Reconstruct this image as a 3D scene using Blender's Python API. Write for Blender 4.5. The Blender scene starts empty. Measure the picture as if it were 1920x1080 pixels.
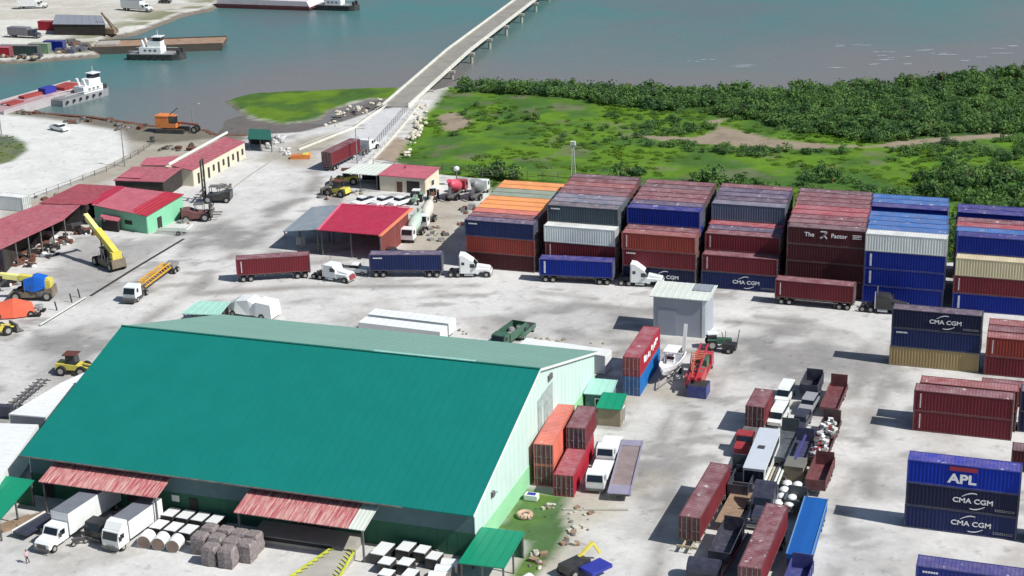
import bpy, math, random
import numpy as np
from mathutils import Matrix, Vector
R = math.radians
random.seed(7)
scene = bpy.context.scene
# ------------------------------------------------------------------ camera
CH, CPITCH, CROLL, CYAW, CF = 87.62, 0.337466, -0.0275317, 0.334812, 3045.25
def _rot(a, v): c, s = math.cos(a), math.sin(a); return Vector((c*v[0]-s*v[1], s*v[0]+c*v[1], v[2]))
_cp, _sp, _cr, _sr = math.cos(CPITCH), math.sin(CPITCH), math.cos(CROLL), math.sin(CROLL)
_fw = Vector((0, _cp, -_sp)); _u0 = Vector((0, _sp, _cp)); _r0 = Vector((1, 0, 0))
FW = _rot(CYAW, _fw); RT = _rot(CYAW, _cr*_r0+_sr*_u0); UP = _rot(CYAW, -_sr*_r0+_cr*_u0)
cam = bpy.data.cameras.new('camera'); camo = bpy.data.objects.new('camera', cam)
scene.collection.objects.link(camo); scene.camera = camo
camo.matrix_world = Matrix(((RT.x, UP.x, -FW.x, 0), (RT.y, UP.y, -FW.y, 0), (RT.z, UP.z, -FW.z, CH), (0, 0, 0, 1)))
cam.sensor_width = 36; cam.lens = CF/1920*36; cam.clip_start = 1; cam.clip_end = 20000
# ------------------------------------------------------------------ sky and sun
SUN_EL, SUN_AZ = 46.0, -7.0
w = bpy.data.worlds.new('World'); scene.world = w; w.use_nodes = True
nt = w.node_tree; bg = nt.nodes['Background']
sky = nt.nodes.new('ShaderNodeTexSky'); sky.sky_type = 'NISHITA'; sky.sun_disc = False
sky.sun_elevation = R(SUN_EL); sky.sun_rotation = R(90-SUN_AZ); sky.dust_density = 1.0
nt.links.new(sky.outputs[0], bg.inputs[0]); bg.inputs[1].default_value = 0.066
sl = bpy.data.lights.new('sun', 'SUN'); sl.energy = 4.3; sl.angle = R(0.5); sl.color = (1, .965, .91)
so = bpy.data.objects.new('sun', sl); scene.collection.objects.link(so)
_sd = Vector((math.cos(R(SUN_EL))*math.cos(R(SUN_AZ)), math.cos(R(SUN_EL))*math.sin(R(SUN_AZ)), math.sin(R(SUN_EL))))
so.rotation_euler = _sd.to_track_quat('Z', 'Y').to_euler(); so.location = (60, 100, 150)
scene.view_settings.view_transform = 'Standard'; scene.view_settings.look = 'None'
scene.view_settings.exposure = 0.3; scene.view_settings.gamma = 1
# ------------------------------------------------------------------ helpers
def P(px, py, z=0.0):
    """point of the yard at height z that the survey sighting (px,py) gives"""
    d = RT*((px-960)/CF)+UP*((540-py)/CF)+FW; t = (z-CH)/d.z
    return Vector((d.x*t, d.y*t, z))
def HD(a, b, za=0, zb=None):
    A, B = P(*a, za), P(*b, za if zb is None else zb); return math.atan2(B.y-A.y, B.x-A.x)
COL = scene.collection
_m = {}
def lin(c): return tuple((x/12.92 if x <= .04045 else ((x+.055)/1.055)**2.4) for x in c)
def mat(name, rgb, rough=.6, metal=0, var=.12, scale=.6, dust=0, dustc=(.5, .48, .45), bump=0, streak=0, spec=.5, scuff=0):
    if name in _m: return _m[name]
    m = bpy.data.materials.new(name); m.use_nodes = True; t = m.node_tree; n = t.nodes; L = t.links
    b = n['Principled BSDF']; b.inputs['Roughness'].default_value = rough; b.inputs['Metallic'].default_value = metal
    b.inputs['Specular IOR Level'].default_value = spec
    tc = n.new('ShaderNodeTexCoord'); oi = n.new('ShaderNodeObjectInfo')
    mp = n.new('ShaderNodeVectorMath'); mp.operation = 'ADD'; L.new(tc.outputs['Object'], mp.inputs[0])
    sc = n.new('ShaderNodeVectorMath'); sc.operation = 'SCALE'; L.new(oi.outputs['Location'], sc.inputs[0]); sc.inputs['Scale'].default_value = 1.37
    L.new(sc.outputs[0], mp.inputs[1])
    st = n.new('ShaderNodeVectorMath'); st.operation = 'MULTIPLY'; L.new(mp.outputs[0], st.inputs[0])
    st.inputs[1].default_value = (1, 1, .25 if streak else 1)
    no = n.new('ShaderNodeTexNoise'); no.inputs['Scale'].default_value = scale; no.inputs['Detail'].default_value = 6; no.inputs['Roughness'].default_value = .65
    L.new(st.outputs[0], no.inputs['Vector'])
    r = n.new('ShaderNodeMapRange'); r.inputs[1].default_value = .3; r.inputs[2].default_value = .7
    r.inputs[3].default_value = 1-var; r.inputs[4].default_value = 1+var; L.new(no.outputs[0], r.inputs[0])
    mx = n.new('ShaderNodeMix'); mx.data_type = 'RGBA'; mx.blend_type = 'MULTIPLY'; mx.inputs[0].default_value = 1
    mx.inputs[6].default_value = (*rgb, 1); L.new(r.outputs[0], mx.inputs[7])
    out = mx.outputs[2]
    if dust:
        n2 = n.new('ShaderNodeTexNoise'); n2.inputs['Scale'].default_value = scale*1.9; n2.inputs['Detail'].default_value = 8; n2.inputs['Roughness'].default_value = .7
        L.new(mp.outputs[0], n2.inputs['Vector'])
        r2 = n.new('ShaderNodeMapRange'); r2.inputs[1].default_value = .35; r2.inputs[2].default_value = .75; r2.inputs[3].default_value = dust*.35; r2.inputs[4].default_value = min(1, dust*1.9)
        L.new(n2.outputs[0], r2.inputs[0])
        m2 = n.new('ShaderNodeMix'); m2.data_type = 'RGBA'; m2.inputs[7].default_value = (*dustc, 1)
        L.new(r2.outputs[0], m2.inputs[0]); L.new(out, m2.inputs[6]); out = m2.outputs[2]
    if scuff:
        n3 = n.new('ShaderNodeTexNoise'); n3.inputs['Scale'].default_value = .9; n3.inputs['Detail'].default_value = 3; L.new(mp.outputs[0], n3.inputs['Vector'])
        r3 = n.new('ShaderNodeMapRange'); r3.inputs[1].default_value = .66; r3.inputs[2].default_value = .72; r3.inputs[4].default_value = scuff; L.new(n3.outputs[0], r3.inputs[0])
        m3 = n.new('ShaderNodeMix'); m3.data_type = 'RGBA'; m3.inputs[7].default_value = (.62, .60, .60, 1); L.new(r3.outputs[0], m3.inputs[0]); L.new(out, m3.inputs[6]); out = m3.outputs[2]
    L.new(out, b.inputs['Base Color'])
    if bump:
        bm = n.new('ShaderNodeBump'); bm.inputs['Strength'].default_value = bump; bm.inputs['Distance'].default_value = .1
        L.new(no.outputs[0], bm.inputs['Height']); L.new(bm.outputs[0], b.inputs['Normal'])
    _m[name] = m; return m
class MB:
    """collects shapes into one mesh"""
    def __init__(s): s.v = []; s.f = []; s.m = []
    def add(s, vs, fs, mi=0):
        o = len(s.v); s.v += [tuple(v) for v in vs]; s.f += [tuple(i+o for i in f) for f in fs]; s.m += [mi]*len(fs); return s
    def bx(s, x0, x1, y0, y1, z0, z1, mi=0):
        return s.add([(x0,y0,z0),(x1,y0,z0),(x1,y1,z0),(x0,y1,z0),(x0,y0,z1),(x1,y0,z1),(x1,y1,z1),(x0,y1,z1)],
                     [(3,2,1,0),(4,5,6,7),(0,1,5,4),(1,2,6,5),(2,3,7,6),(3,0,4,7)], mi)
    def cb(s, c, d, mi=0, rz=0, ry=0):
        M = Matrix.Translation(c) @ Matrix.Rotation(rz, 4, 'Z') @ Matrix.Rotation(ry, 4, 'Y'); o = len(s.v)
        s.bx(-d[0]/2, d[0]/2, -d[1]/2, d[1]/2, -d[2]/2, d[2]/2, mi)
        for i in range(o, len(s.v)): s.v[i] = tuple(M @ Vector(s.v[i]))
        return s
    def bar(s, a, b, w, h=None, mi=0):
        a, b = Vector(a), Vector(b); d = b-a; L = d.length
        if L < 1e-6: return s
        q = d.to_track_quat('X', 'Z').to_matrix().to_4x4(); M = Matrix.Translation((a+b)/2) @ q; h = h or w; o = len(s.v)
        s.bx(-L/2, L/2, -w/2, w/2, -h/2, h/2, mi)
        for i in range(o, len(s.v)): s.v[i] = tuple(M @ Vector(s.v[i]))
        return s
    def cyl(s, a, b, r, r2=None, n=12, mi=0, cap=True):
        a, b = Vector(a), Vector(b); r2 = r if r2 is None else r2; d = (b-a).normalized()
        t = Vector((0, 0, 1)) if abs(d.z) < .9 else Vector((1, 0, 0)); u = d.cross(t).normalized(); w_ = d.cross(u)
        vs = []
        for c, rr in ((a, r), (b, r2)):
            for i in range(n):
                g = 2*math.pi*i/n; vs.append(c+(u*math.cos(g)+w_*math.sin(g))*rr)
        fs = [(i, (i+1) % n, n+(i+1) % n, n+i) for i in range(n)]
        if cap: fs += [tuple(range(n-1, -1, -1)), tuple(range(n, 2*n))]
        return s.add(vs, fs, mi)
    def tube(s, pts, r, n=6, mi=0):
        for a, b in zip(pts[:-1], pts[1:]): s.cyl(a, b, r, n=n, mi=mi)
        return s
    def loft(s, secs, mi=0, cap=True):
        n = len(secs[0]); vs = [p for q in secs for p in q]; fs = []
        for k in range(len(secs)-1):
            for i in range(n): fs.append((k*n+i, k*n+(i+1) % n, (k+1)*n+(i+1) % n, (k+1)*n+i))
        if cap: fs += [tuple(range(n-1, -1, -1)), tuple(range((len(secs)-1)*n, len(secs)*n))]
        return s.add(vs, fs, mi)
    def prof(s, pts, hw, mi=0, y0=None):
        """side profile (x,z) extruded across y; hw = half width, or function of z"""
        f = hw if callable(hw) else (lambda z: hw); n = len(pts)
        vs = [(x, -f(z), z) for x, z in pts]+[(x, f(z), z) for x, z in pts]
        fs = [tuple(range(n)), tuple(range(2*n-1, n-1, -1))]+[(i, n+i, n+(i+1) % n, (i+1) % n) for i in range(n)]
        return s.add(vs, fs, mi)
    def sph(s, c, r, mi=0, n=10, m=6, z0=-1):
        sec = []
        for j in range(m+1):
            t = -math.pi/2+math.pi*j/m; t = max(t, math.asin(max(-1, z0)))
            sec.append([(c[0]+r[0]*math.cos(t)*math.cos(2*math.pi*i/n), c[1]+r[1]*math.cos(t)*math.sin(2*math.pi*i/n), c[2]+r[2]*math.sin(t)) for i in range(n)])
        return s.loft(sec, mi)
    def mesh(s, name, smooth=False):
        me = bpy.data.meshes.new(name); me.from_pydata(s.v, [], s.f); me.polygons.foreach_set('material_index', s.m)
        import bmesh
        bm = bmesh.new(); bm.from_mesh(me); bmesh.ops.recalc_face_normals(bm, faces=bm.faces); bm.to_mesh(me); bm.free()
        if smooth: me.polygons.foreach_set('use_smooth', [True]*len(me.polygons))
        return me
    def ob(s, name, mats, parent=None, smooth=False):
        me = s.mesh(name, smooth)
        if not isinstance(mats, (list, tuple)): mats = [mats]
        for m in mats: me.materials.append(m)
        return link(name, me, parent)
def link(name, me, parent=None):
    o = bpy.data.objects.new(name, me); COL.objects.link(o)
    if parent is not None: o.parent = parent
    return o
def tag(o, label=None, cat=None, group=None, kind=None):
    if label: o['label'] = label
    if cat: o['category'] = cat
    if group: o['group'] = group
    if kind: o['kind'] = kind
    return o
def T(name, label, cat, loc=(0, 0, 0), rz=0, group=None):
    o = bpy.data.objects.new(name, None); COL.objects.link(o); o.empty_display_size = .5
    o.location = loc; o.rotation_euler = (0, 0, rz); return tag(o, label, cat, group)
def copytree(o, loc, rz=None, label=None, group=None, parent=None):
    c = o.copy(); COL.objects.link(c)
    if parent is None:
        c.location = loc
        if rz is not None: c.rotation_euler = (0, 0, rz)
        if label: c['label'] = label
        if group: c['group'] = group
    else: c.parent = parent
    for ch in list(o.children): copytree(ch, None, parent=c)
    return c
# ------------------------------------------------------------------ numpy noise
def _hash(ix, iy, seed):
    h = (ix.astype(np.int64)*374761393+iy.astype(np.int64)*668265263+seed*1274126177) & 0x7fffffff
    h = ((h ^ (h >> 13))*1274126177) & 0x7fffffff; return ((h ^ (h >> 16)) & 0xffff)/65535.0
def vnoise(x, y, seed=0):
    ix, iy = np.floor(x), np.floor(y); fx, fy = x-ix, y-iy; fx = fx*fx*(3-2*fx); fy = fy*fy*(3-2*fy)
    a, b, c, d = _hash(ix, iy, seed), _hash(ix+1, iy, seed), _hash(ix, iy+1, seed), _hash(ix+1, iy+1, seed)
    return (a+(b-a)*fx)*(1-fy)+(c+(d-c)*fx)*fy
def fbm(x, y, s, o=5, seed=0):
    r = 0; a = .5; t = 0
    for i in range(o): r = r+a*vnoise(x/s*2**i, y/s*2**i, seed+i*17); t += a; a *= .55
    return r/t
def sstep(a, b, x): t = np.clip((x-a)/(b-a), 0, 1); return t*t*(3-2*t)
def inside_sdf(X, Y, poly):
    """positive inside, metres"""
    d = np.full(X.shape, 1e9); ins = np.zeros(X.shape, bool); n = len(poly)
    for i in range(n):
        ax, ay = poly[i]; bx_, by_ = poly[(i+1) % n]; ex, ey = bx_-ax, by_-ay; wx, wy = X-ax, Y-ay
        t = np.clip((wx*ex+wy*ey)/(ex*ex+ey*ey+1e-9), 0, 1); d = np.minimum(d, np.hypot(wx-ex*t, wy-ey*t))
        if abs(ey) > 1e-9:
            c = ((ay > Y) != (by_ > Y)) & (X < ex*(Y-ay)/ey+ax); ins ^= c
    return np.where(ins, d, -d)
def PP(*pts, z=0): return [tuple(P(a, b, z)[:2]) for a, b in pts]
# ------------------------------------------------------------------ terrain
LAND_MAIN = PP((2300,60),(1920,142),(1700,157),(1500,171),(1300,173),(1100,169),(950,161),(850,158),(790,175),(760,172),(735,200),(700,205),(640,226),(560,246),(480,250),(400,252),(385,240),(290,236),(170,222),(0,205),(-250,180))+[(-420,250),(-420,-400),(300,-400),(300,300)]
LAND_FAR = PP((-300,150),(0,110),(60,108),(175,99),(180,82),(200,66),(245,58),(300,37),(345,22),(385,14),(405,4),(430,-8),(480,-25))+[(-330,640),(-700,640),(-700,380)]
SPIT = PP((425,182),(470,168),(560,163),(650,160),(752,156),(738,180),(690,178),(660,186),(625,200),(605,216),(560,222),(520,224),(470,212),(440,198))
MUD = PP((380,250),(420,215),(450,205),(480,212),(600,222),(625,200),(690,180),(748,172),(760,190),(735,210),(640,240),(560,255),(480,262))
MARSH = PP((2300,50),(1920,130),(1700,150),(1500,165),(1300,168),(1100,164),(950,156),(850,156),(822,175),(792,220),(762,262),(742,300),(800,322),(900,334))+[(-97,276),(-60,270),(-25,268),(10,266),(110,262)]
MARSHMUD = [PP((1300,255),(1345,240),(1325,222),(1365,218),(1345,232),(1400,243),(1440,255),(1560,268),(1700,270),(1500,276),(1380,270),(1250,262),(1180,248)),
            PP((1635,268),(1690,260),(1880,246),(1905,252),(1800,262),(1700,275)), PP((820,215),(850,205),(885,222),(870,240),(835,242)),
            PP((700,300),(742,255),(765,262),(742,300))]
ROADW = PP((-60,200),(0,207),(60,212),(140,222),(215,236),(232,255),(240,290),(150,335),(60,372),(0,392),(-60,400))
RAMP = PP((722,201),(775,204),(752,232),(700,292),(655,330),(598,330),(650,262))
DARKB = PP((-60,200),(0,202),(170,215),(290,234),(400,240),(470,246),(462,262),(380,262),(300,270),(238,262),(225,245),(140,230),(60,219),(0,213),(-60,208))
DIRT = [PP((490,300),(560,262),(640,248),(600,292),(585,310),(540,318)), PP((0,392),(60,372),(150,335),(240,290),(235,262),(320,262),(455,256),(400,290),(300,320),(200,345),(110,380),(0,420)),
        PP((752,470),(830,470),(870,400),(900,385),(840,370),(790,395)), PP((1180,738),(1245,742),(1245,690),(1170,760)),
        PP((945,1080),(985,1000),(1060,930),(1160,925),(1230,900),(1170,960),(1100,990),(1070,1080))]
GRASSP = PP((905,990),(940,980),(985,915),(1010,922),(1060,930),(1050,960),(1062,1000),(1040,1040),(1000,1085),(960,1085),(985,1020),(935,1000))
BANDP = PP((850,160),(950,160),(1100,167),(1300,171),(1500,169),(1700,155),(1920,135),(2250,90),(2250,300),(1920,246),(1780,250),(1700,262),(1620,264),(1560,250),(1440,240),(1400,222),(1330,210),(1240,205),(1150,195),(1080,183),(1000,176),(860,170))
ISLE = PP((-30,248),(22,256),(48,268),(52,282),(25,302),(-30,315))
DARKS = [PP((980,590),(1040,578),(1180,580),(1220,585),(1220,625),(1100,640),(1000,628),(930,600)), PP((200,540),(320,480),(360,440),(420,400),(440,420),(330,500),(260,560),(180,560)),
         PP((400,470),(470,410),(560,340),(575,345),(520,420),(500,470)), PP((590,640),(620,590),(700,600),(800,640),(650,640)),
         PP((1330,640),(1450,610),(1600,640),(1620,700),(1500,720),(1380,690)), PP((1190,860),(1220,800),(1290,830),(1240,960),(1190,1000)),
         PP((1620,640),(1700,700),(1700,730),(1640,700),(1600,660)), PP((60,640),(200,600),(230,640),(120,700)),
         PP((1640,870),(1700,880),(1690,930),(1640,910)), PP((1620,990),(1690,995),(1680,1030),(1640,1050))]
GREYP = PP((160,440),(232,455),(345,430),(330,455),(250,510),(150,570),(90,560),(110,500))
def axis(a, b, st, lo, hi):
    c = list(np.arange(a, b+.01, st)); s = st; v = a; L = []
    while v > lo: s *= 1.35; v -= s; L.append(v)
    s = st; v = b; H = []
    while v < hi: s *= 1.35; v += s; H.append(v)
    return np.array(L[::-1]+c+H)
xs = axis(-300, 20, .9, -4000, 4000); ys = np.concatenate([axis(138, 299.1, .9, -800, 300), axis(300, 560, 1.4, 300, 5000)]); ys = np.unique(np.round(ys[(ys < 299.5) | (ys >= 300)], 3)); ys = ys[np.concatenate([[True], np.diff(ys) > .3])]
X, Y_ = np.meshgrid(xs, ys); nx, ny = len(xs), len(ys)
wob = (fbm(X, Y_, 14, 5, 3)-.5)*9; wob2 = (fbm(X, Y_, 5, 5, 9)-.5)*5
def M_(poly, soft=1.5, wb=1.0): return sstep(-soft, soft, inside_sdf(X, Y_, poly)+wb*wob*.6+wb*wob2*.5)
main = inside_sdf(X, Y_, LAND_MAIN); far = inside_sdf(X, Y_, LAND_FAR)+wob*.4; spit = inside_sdf(X, Y_, SPIT)+wob*.5; mud = inside_sdf(X, Y_, MUD)+wob*.3
WZ = -1.2
H = np.full(X.shape, -3.5)
H = np.maximum(H, -3.5+3.5*sstep(-4, .5, main+wob*.15)); H = np.maximum(H, -3.5+3.5*sstep(-6, 1.5, far))
H = np.maximum(H, -3.5+2.75*sstep(-7, 2, spit)); H = np.maximum(H, -3.5+2.42*sstep(-9, 3, mud))
marsh = M_(MARSH, 1.2, .5); H = H-marsh*.45*(H > -.6)+marsh*(fbm(X, Y_, 6, 4, 5)-.5)*.5
Zt = H+(fbm(X, Y_, 3, 3, 8)-.5)*.05
C = np.zeros(X.shape+(3,)); 
def mixc(c, m): global C; C = C*(1-m[..., None])+np.array(c)*m[..., None]
n1 = fbm(X, Y_, 22, 5, 1)[..., None]; n2 = fbm(X, Y_, 6, 5, 2)[..., None]; n3 = fbm(X, Y_, 2.2, 4, 4)[..., None]
C[:] = np.array((.545, .545, .535)); C = C*(.88+.26*n1)
# tyre-polished and damp stains, dragged along the traffic
u = X*.94+Y_*.34; v_ = -X*.34+Y_*.94
st = fbm(u/3.2, v_, 3.0, 6, 31); st2 = fbm(u/2.0, v_, 7.5, 5, 77)
mixc((.27, .26, .25), sstep(.55, .68, st)*sstep(.46, .60, st2)*.75)
mixc((.34, .32, .29), sstep(.56, .70, fbm(X, Y_, 10, 5, 55))*.55)
mixc((.56, .555, .54), sstep(.55, .72, fbm(u/5, v_, 9, 4, 21))*.6)
def lane(pts, w_, c, k, seed):
    d = np.full(X.shape, 1e9); q = PP(*pts)
    for (ax, ay), (bx2, by2) in zip(q[:-1], q[1:]):
        ex, ey = bx2-ax, by2-ay; t_ = np.clip(((X-ax)*ex+(Y_-ay)*ey)/(ex*ex+ey*ey), 0, 1); d = np.minimum(d, np.hypot(X-ax-ex*t_, Y_-ay-ey*t_))
    d = d+wob*.25; mixc(c, np.exp(-(d/w_)**2)*k*sstep(.38, .6, fbm(X, Y_, 9, 4, seed)))
LN = [[(640,330),(560,400),(470,480),(380,560),(250,640),(80,730),(-50,800)], [(400,560),(600,548),(900,545),(1200,575),(1500,610),(1650,650),(1900,720)], [(1660,640),(1620,760),(1610,900),(1590,1090)], [(1380,640),(1290,760),(1240,900),(1200,1090)],
      [(1050,700),(1150,650),(1380,650),(1500,640)], [(620,340),(600,380),(540,400),(430,430)], [(-20,300),(80,290),(200,270),(230,255)], [(60,330),(140,300),(215,270)]]
for i, q in enumerate(LN):
    lane(q, 6.0, (.60, .595, .58), .8, 100+i)
    for o_ in (-28, 26): lane([(a+o_*.8, b+o_*.35) for a, b in q], 1.3, (.27, .26, .245), .9, 200+i*3+o_)
mixc((.24, .235, .225), sstep(.60, .68, fbm(u/1.6, v_, 3.2, 5, 303))*sstep(.47, .56, fbm(X, Y_, 26, 3, 71))*.65)
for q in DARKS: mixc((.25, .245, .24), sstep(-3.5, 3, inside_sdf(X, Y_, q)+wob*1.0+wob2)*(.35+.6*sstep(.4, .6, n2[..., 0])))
mixc((.30, .295, .29), M_(GREYP, 2, .4)*.75)
for q in DIRT: mixc((.30, .265, .20) if q is DIRT[0] or q is DIRT[1] else (.36, .32, .25), sstep(-3, 3, inside_sdf(X, Y_, q)+wob)*.75)
mixc((.60, .61, .59), M_(ROADW, 1.0, .25)); mixc((.52, .53, .54), M_(RAMP, .8, .12)); mixc((.15, .135, .105), M_(DARKB, 1.6, .25)*.95)
g = sstep(.40, .62, fbm(X, Y_, 8, 5, 12))[..., None]; gcol = np.array((.100, .200, .018))*(1-g)+np.array((.058, .132, .026))*g
gcol = gcol*(.82+.36*n3)
def mixa(c, m): global C; C = C*(1-m[..., None])+c*m[..., None]
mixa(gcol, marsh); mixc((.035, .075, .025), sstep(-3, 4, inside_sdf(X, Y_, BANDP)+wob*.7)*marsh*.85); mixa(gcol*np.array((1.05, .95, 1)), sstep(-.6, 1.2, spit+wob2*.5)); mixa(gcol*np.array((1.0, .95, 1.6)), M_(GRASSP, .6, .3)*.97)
mixa(gcol*np.array((.9, .6, 1.5)), M_(ISLE, .8, .1)*.9); 
for q in MARSHMUD: mixc((.29, .235, .18), M_(q, .6, .25)*.97)
mixc((.17, .145, .12), marsh*sstep(.60, .72, fbm(X, Y_, 7, 5, 91))*.5)
shore = (sstep(-6, 0, main)*(1-sstep(0, 4, main)))*(Y_ > 300); 
mixc((.16, .14, .115), (1-sstep(-.45, -.15, H))*(1-sstep(-.3, 1.2, spit))*(1-marsh)); mixc((.135, .125, .12), sstep(-1, 2, mud)*(1-sstep(-.6, 1, spit))*(1-sstep(0, 2, main)))
fm = sstep(0, 2, far); mixc((.46, .44, .38), fm*.8); mixc((.60, .60, .56), fm*sstep(.5, .62, fbm(u/4, v_, 12, 4, 61))*.8)
edge = fm*(1-sstep(2, 22, far)); mixc((.15, .16, .07), edge*sstep(.46, .56, fbm(u/2, v_, 6, 4, 44))*.8)
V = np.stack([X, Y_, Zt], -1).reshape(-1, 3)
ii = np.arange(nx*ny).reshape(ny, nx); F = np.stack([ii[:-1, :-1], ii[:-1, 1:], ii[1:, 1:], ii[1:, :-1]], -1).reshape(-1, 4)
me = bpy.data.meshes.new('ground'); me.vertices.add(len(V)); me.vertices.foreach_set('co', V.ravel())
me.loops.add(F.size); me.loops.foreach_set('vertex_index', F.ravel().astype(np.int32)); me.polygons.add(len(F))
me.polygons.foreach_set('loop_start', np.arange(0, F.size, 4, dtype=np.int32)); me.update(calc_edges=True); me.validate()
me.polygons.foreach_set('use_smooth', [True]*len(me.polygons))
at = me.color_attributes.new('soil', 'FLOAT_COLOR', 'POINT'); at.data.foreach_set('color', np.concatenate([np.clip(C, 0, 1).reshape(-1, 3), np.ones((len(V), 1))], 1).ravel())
gm = bpy.data.materials.new('ground_soil'); gm.use_nodes = True; t = gm.node_tree; b = t.nodes['Principled BSDF']; b.inputs['Roughness'].default_value = .95; b.inputs['Specular IOR Level'].default_value = .15
va = t.nodes.new('ShaderNodeVertexColor'); va.layer_name = 'soil'; tc = t.nodes.new('ShaderNodeTexCoord')
def nz(scale, d=8): n = t.nodes.new('ShaderNodeTexNoise'); n.inputs['Scale'].default_value = scale; n.inputs['Detail'].default_value = d; n.inputs['Roughness'].default_value = .7; t.links.new(tc.outputs['Object'], n.inputs['Vector']); return n
na, nb = nz(1.1), nz(.16)
mr = t.nodes.new('ShaderNodeMapRange'); mr.inputs[1].default_value = .3; mr.inputs[2].default_value = .7; mr.inputs[3].default_value = .91; mr.inputs[4].default_value = 1.09; t.links.new(na.outputs[0], mr.inputs[0])
mr2 = t.nodes.new('ShaderNodeMapRange'); mr2.inputs[1].default_value = .35; mr2.inputs[2].default_value = .65; mr2.inputs[3].default_value = .90; mr2.inputs[4].default_value = 1.1; t.links.new(nb.outputs[0], mr2.inputs[0])
mm = t.nodes.new('ShaderNodeMath'); mm.operation = 'MULTIPLY'; nc = nz(.42, 12); mr3 = t.nodes.new('ShaderNodeMapRange'); mr3.inputs[1].default_value = .56; mr3.inputs[2].default_value = .66; mr3.inputs[3].default_value = 1; mr3.inputs[4].default_value = .74; t.links.new(nc.outputs[0], mr3.inputs[0])
m0 = t.nodes.new('ShaderNodeMath'); m0.operation = 'MULTIPLY'; t.links.new(mr.outputs[0], m0.inputs[0]); t.links.new(mr3.outputs[0], m0.inputs[1]); t.links.new(m0.outputs[0], mm.inputs[0]); t.links.new(mr2.outputs[0], mm.inputs[1])
mx = t.nodes.new('ShaderNodeMix'); mx.data_type = 'RGBA'; mx.blend_type = 'MULTIPLY'; mx.inputs[0].default_value = 1; t.links.new(va.outputs[0], mx.inputs[6]); t.links.new(mm.outputs[0], mx.inputs[7]); t.links.new(mx.outputs[2], b.inputs['Base Color'])
bm_ = t.nodes.new('ShaderNodeBump'); bm_.inputs['Strength'].default_value = .25; bm_.inputs['Distance'].default_value = .15; t.links.new(na.outputs[0], bm_.inputs['Height']); t.links.new(bm_.outputs[0], b.inputs['Normal'])
me.materials.append(gm); tag(link('ground', me), kind='structure')
# ------------------------------------------------------------------ water
wm = bpy.data.materials.new('sea_water'); wm.use_nodes = True; t = wm.node_tree; b = t.nodes['Principled BSDF']
b.inputs['Roughness'].default_value = .28; b.inputs['IOR'].default_value = 1.33
tc = t.nodes.new('ShaderNodeTexCoord')
wn = nz(.011, 4); cr = t.nodes.new('ShaderNodeValToRGB'); t.links.new(wn.outputs[0], cr.inputs[0])
cr.color_ramp.elements[0].position = .38; cr.color_ramp.elements[0].color = (.050, .178, .175, 1); cr.color_ramp.elements[1].position = .60; cr.color_ramp.elements[1].color = (.100, .145, .155, 1)
# silt near the marsh shore fades into the teal channel (distance from the shore)
va = t.nodes.new('ShaderNodeVertexColor'); va.layer_name = 'silt'
m1 = t.nodes.new('ShaderNodeMix'); m1.data_type = 'RGBA'; t.links.new(va.outputs[0], m1.inputs[0]); t.links.new(cr.outputs[0], m1.inputs[6]); m1.inputs[7].default_value = (.178, .162, .160, 1)
t.links.new(m1.outputs[2], b.inputs['Base Color'])
wv = nz(.35, 6); wb = t.nodes.new('ShaderNodeBump'); wb.inputs['Strength'].default_value = .6; wb.inputs['Distance'].default_value = .25; t.links.new(wv.outputs[0], wb.inputs['Height']); t.links.new(wb.outputs[0], b.inputs['Normal'])
wx = axis(-300, 60, 6, -6000, 6000); wy = axis(300, 600, 6, -500, 9000); WX, WY = np.meshgrid(wx, wy)
sd = -np.maximum(inside_sdf(WX, WY, LAND_MAIN), inside_sdf(WX, WY, SPIT)); silt = (1-sstep(4, 120, sd+(fbm(WX, WY, 40, 4, 6)-.5)*60))*.9*sstep(-260, -190, WX)
wid = np.arange(WX.size).reshape(WX.shape); WF = np.stack([wid[:-1, :-1], wid[:-1, 1:], wid[1:, 1:], wid[1:, :-1]], -1).reshape(-1, 4)
me = bpy.data.meshes.new('water'); me.from_pydata(np.stack([WX, WY, np.full(WX.shape, WZ)], -1).reshape(-1, 3).tolist(), [], WF.tolist())
at = me.color_attributes.new('silt', 'FLOAT_COLOR', 'POINT'); at.data.foreach_set('color', np.repeat(silt.ravel()[:, None], 4, 1).ravel().astype(np.float32))
me.materials.append(wm); tag(link('water', me), kind='structure')
M = lambda n, c, **k: mat(n, lin(tuple(x/255 for x in c)), **k)
# foam on the shallows
fo = MB(); random.seed(3)
for px, py, l in ((1298,115,3),(1327,110,3.5),(1390,124,12),(1581,86,6),(1614,84,7),(1640,97,5),(1661,96,5),(1660,104,4),(1647,113,8),(1675,110,2),(1705,106,4),(1742,94,8),(1757,101,4),(1778,104,7),(1840,107,4),(1875,90,6),(1900,86,6),(1560,128,6),(1880,101,9),(1700,119,5),(1645,121,6),(1800,115,5)):
    c = P(px, py, WZ); n = 9
    for k in range(2):
        cx, cy = c.x+random.uniform(-2, 2), c.y+random.uniform(-1.5, 1.5); a = R(random.uniform(8, 24)); q = []
        for i in range(n): g = 2*math.pi*i/n; rr = random.uniform(.7, 1.1); ux, uy = math.cos(g)*l*.30*rr, math.sin(g)*.38*rr; q.append((cx+ux*math.cos(a)-uy*math.sin(a), cy+ux*math.sin(a)+uy*math.cos(a), WZ+.03+.01*k))
        fo.add(q, [tuple(range(n))])
tag(fo.ob('wave_foam', M('foam', (150,158,166), rough=.8, var=.3, scale=1)), kind='stuff')
tag(bpy.data.objects['wave_foam'], 'white streaks of foam breaking on the shallows beyond the marsh', 'foam')
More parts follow.
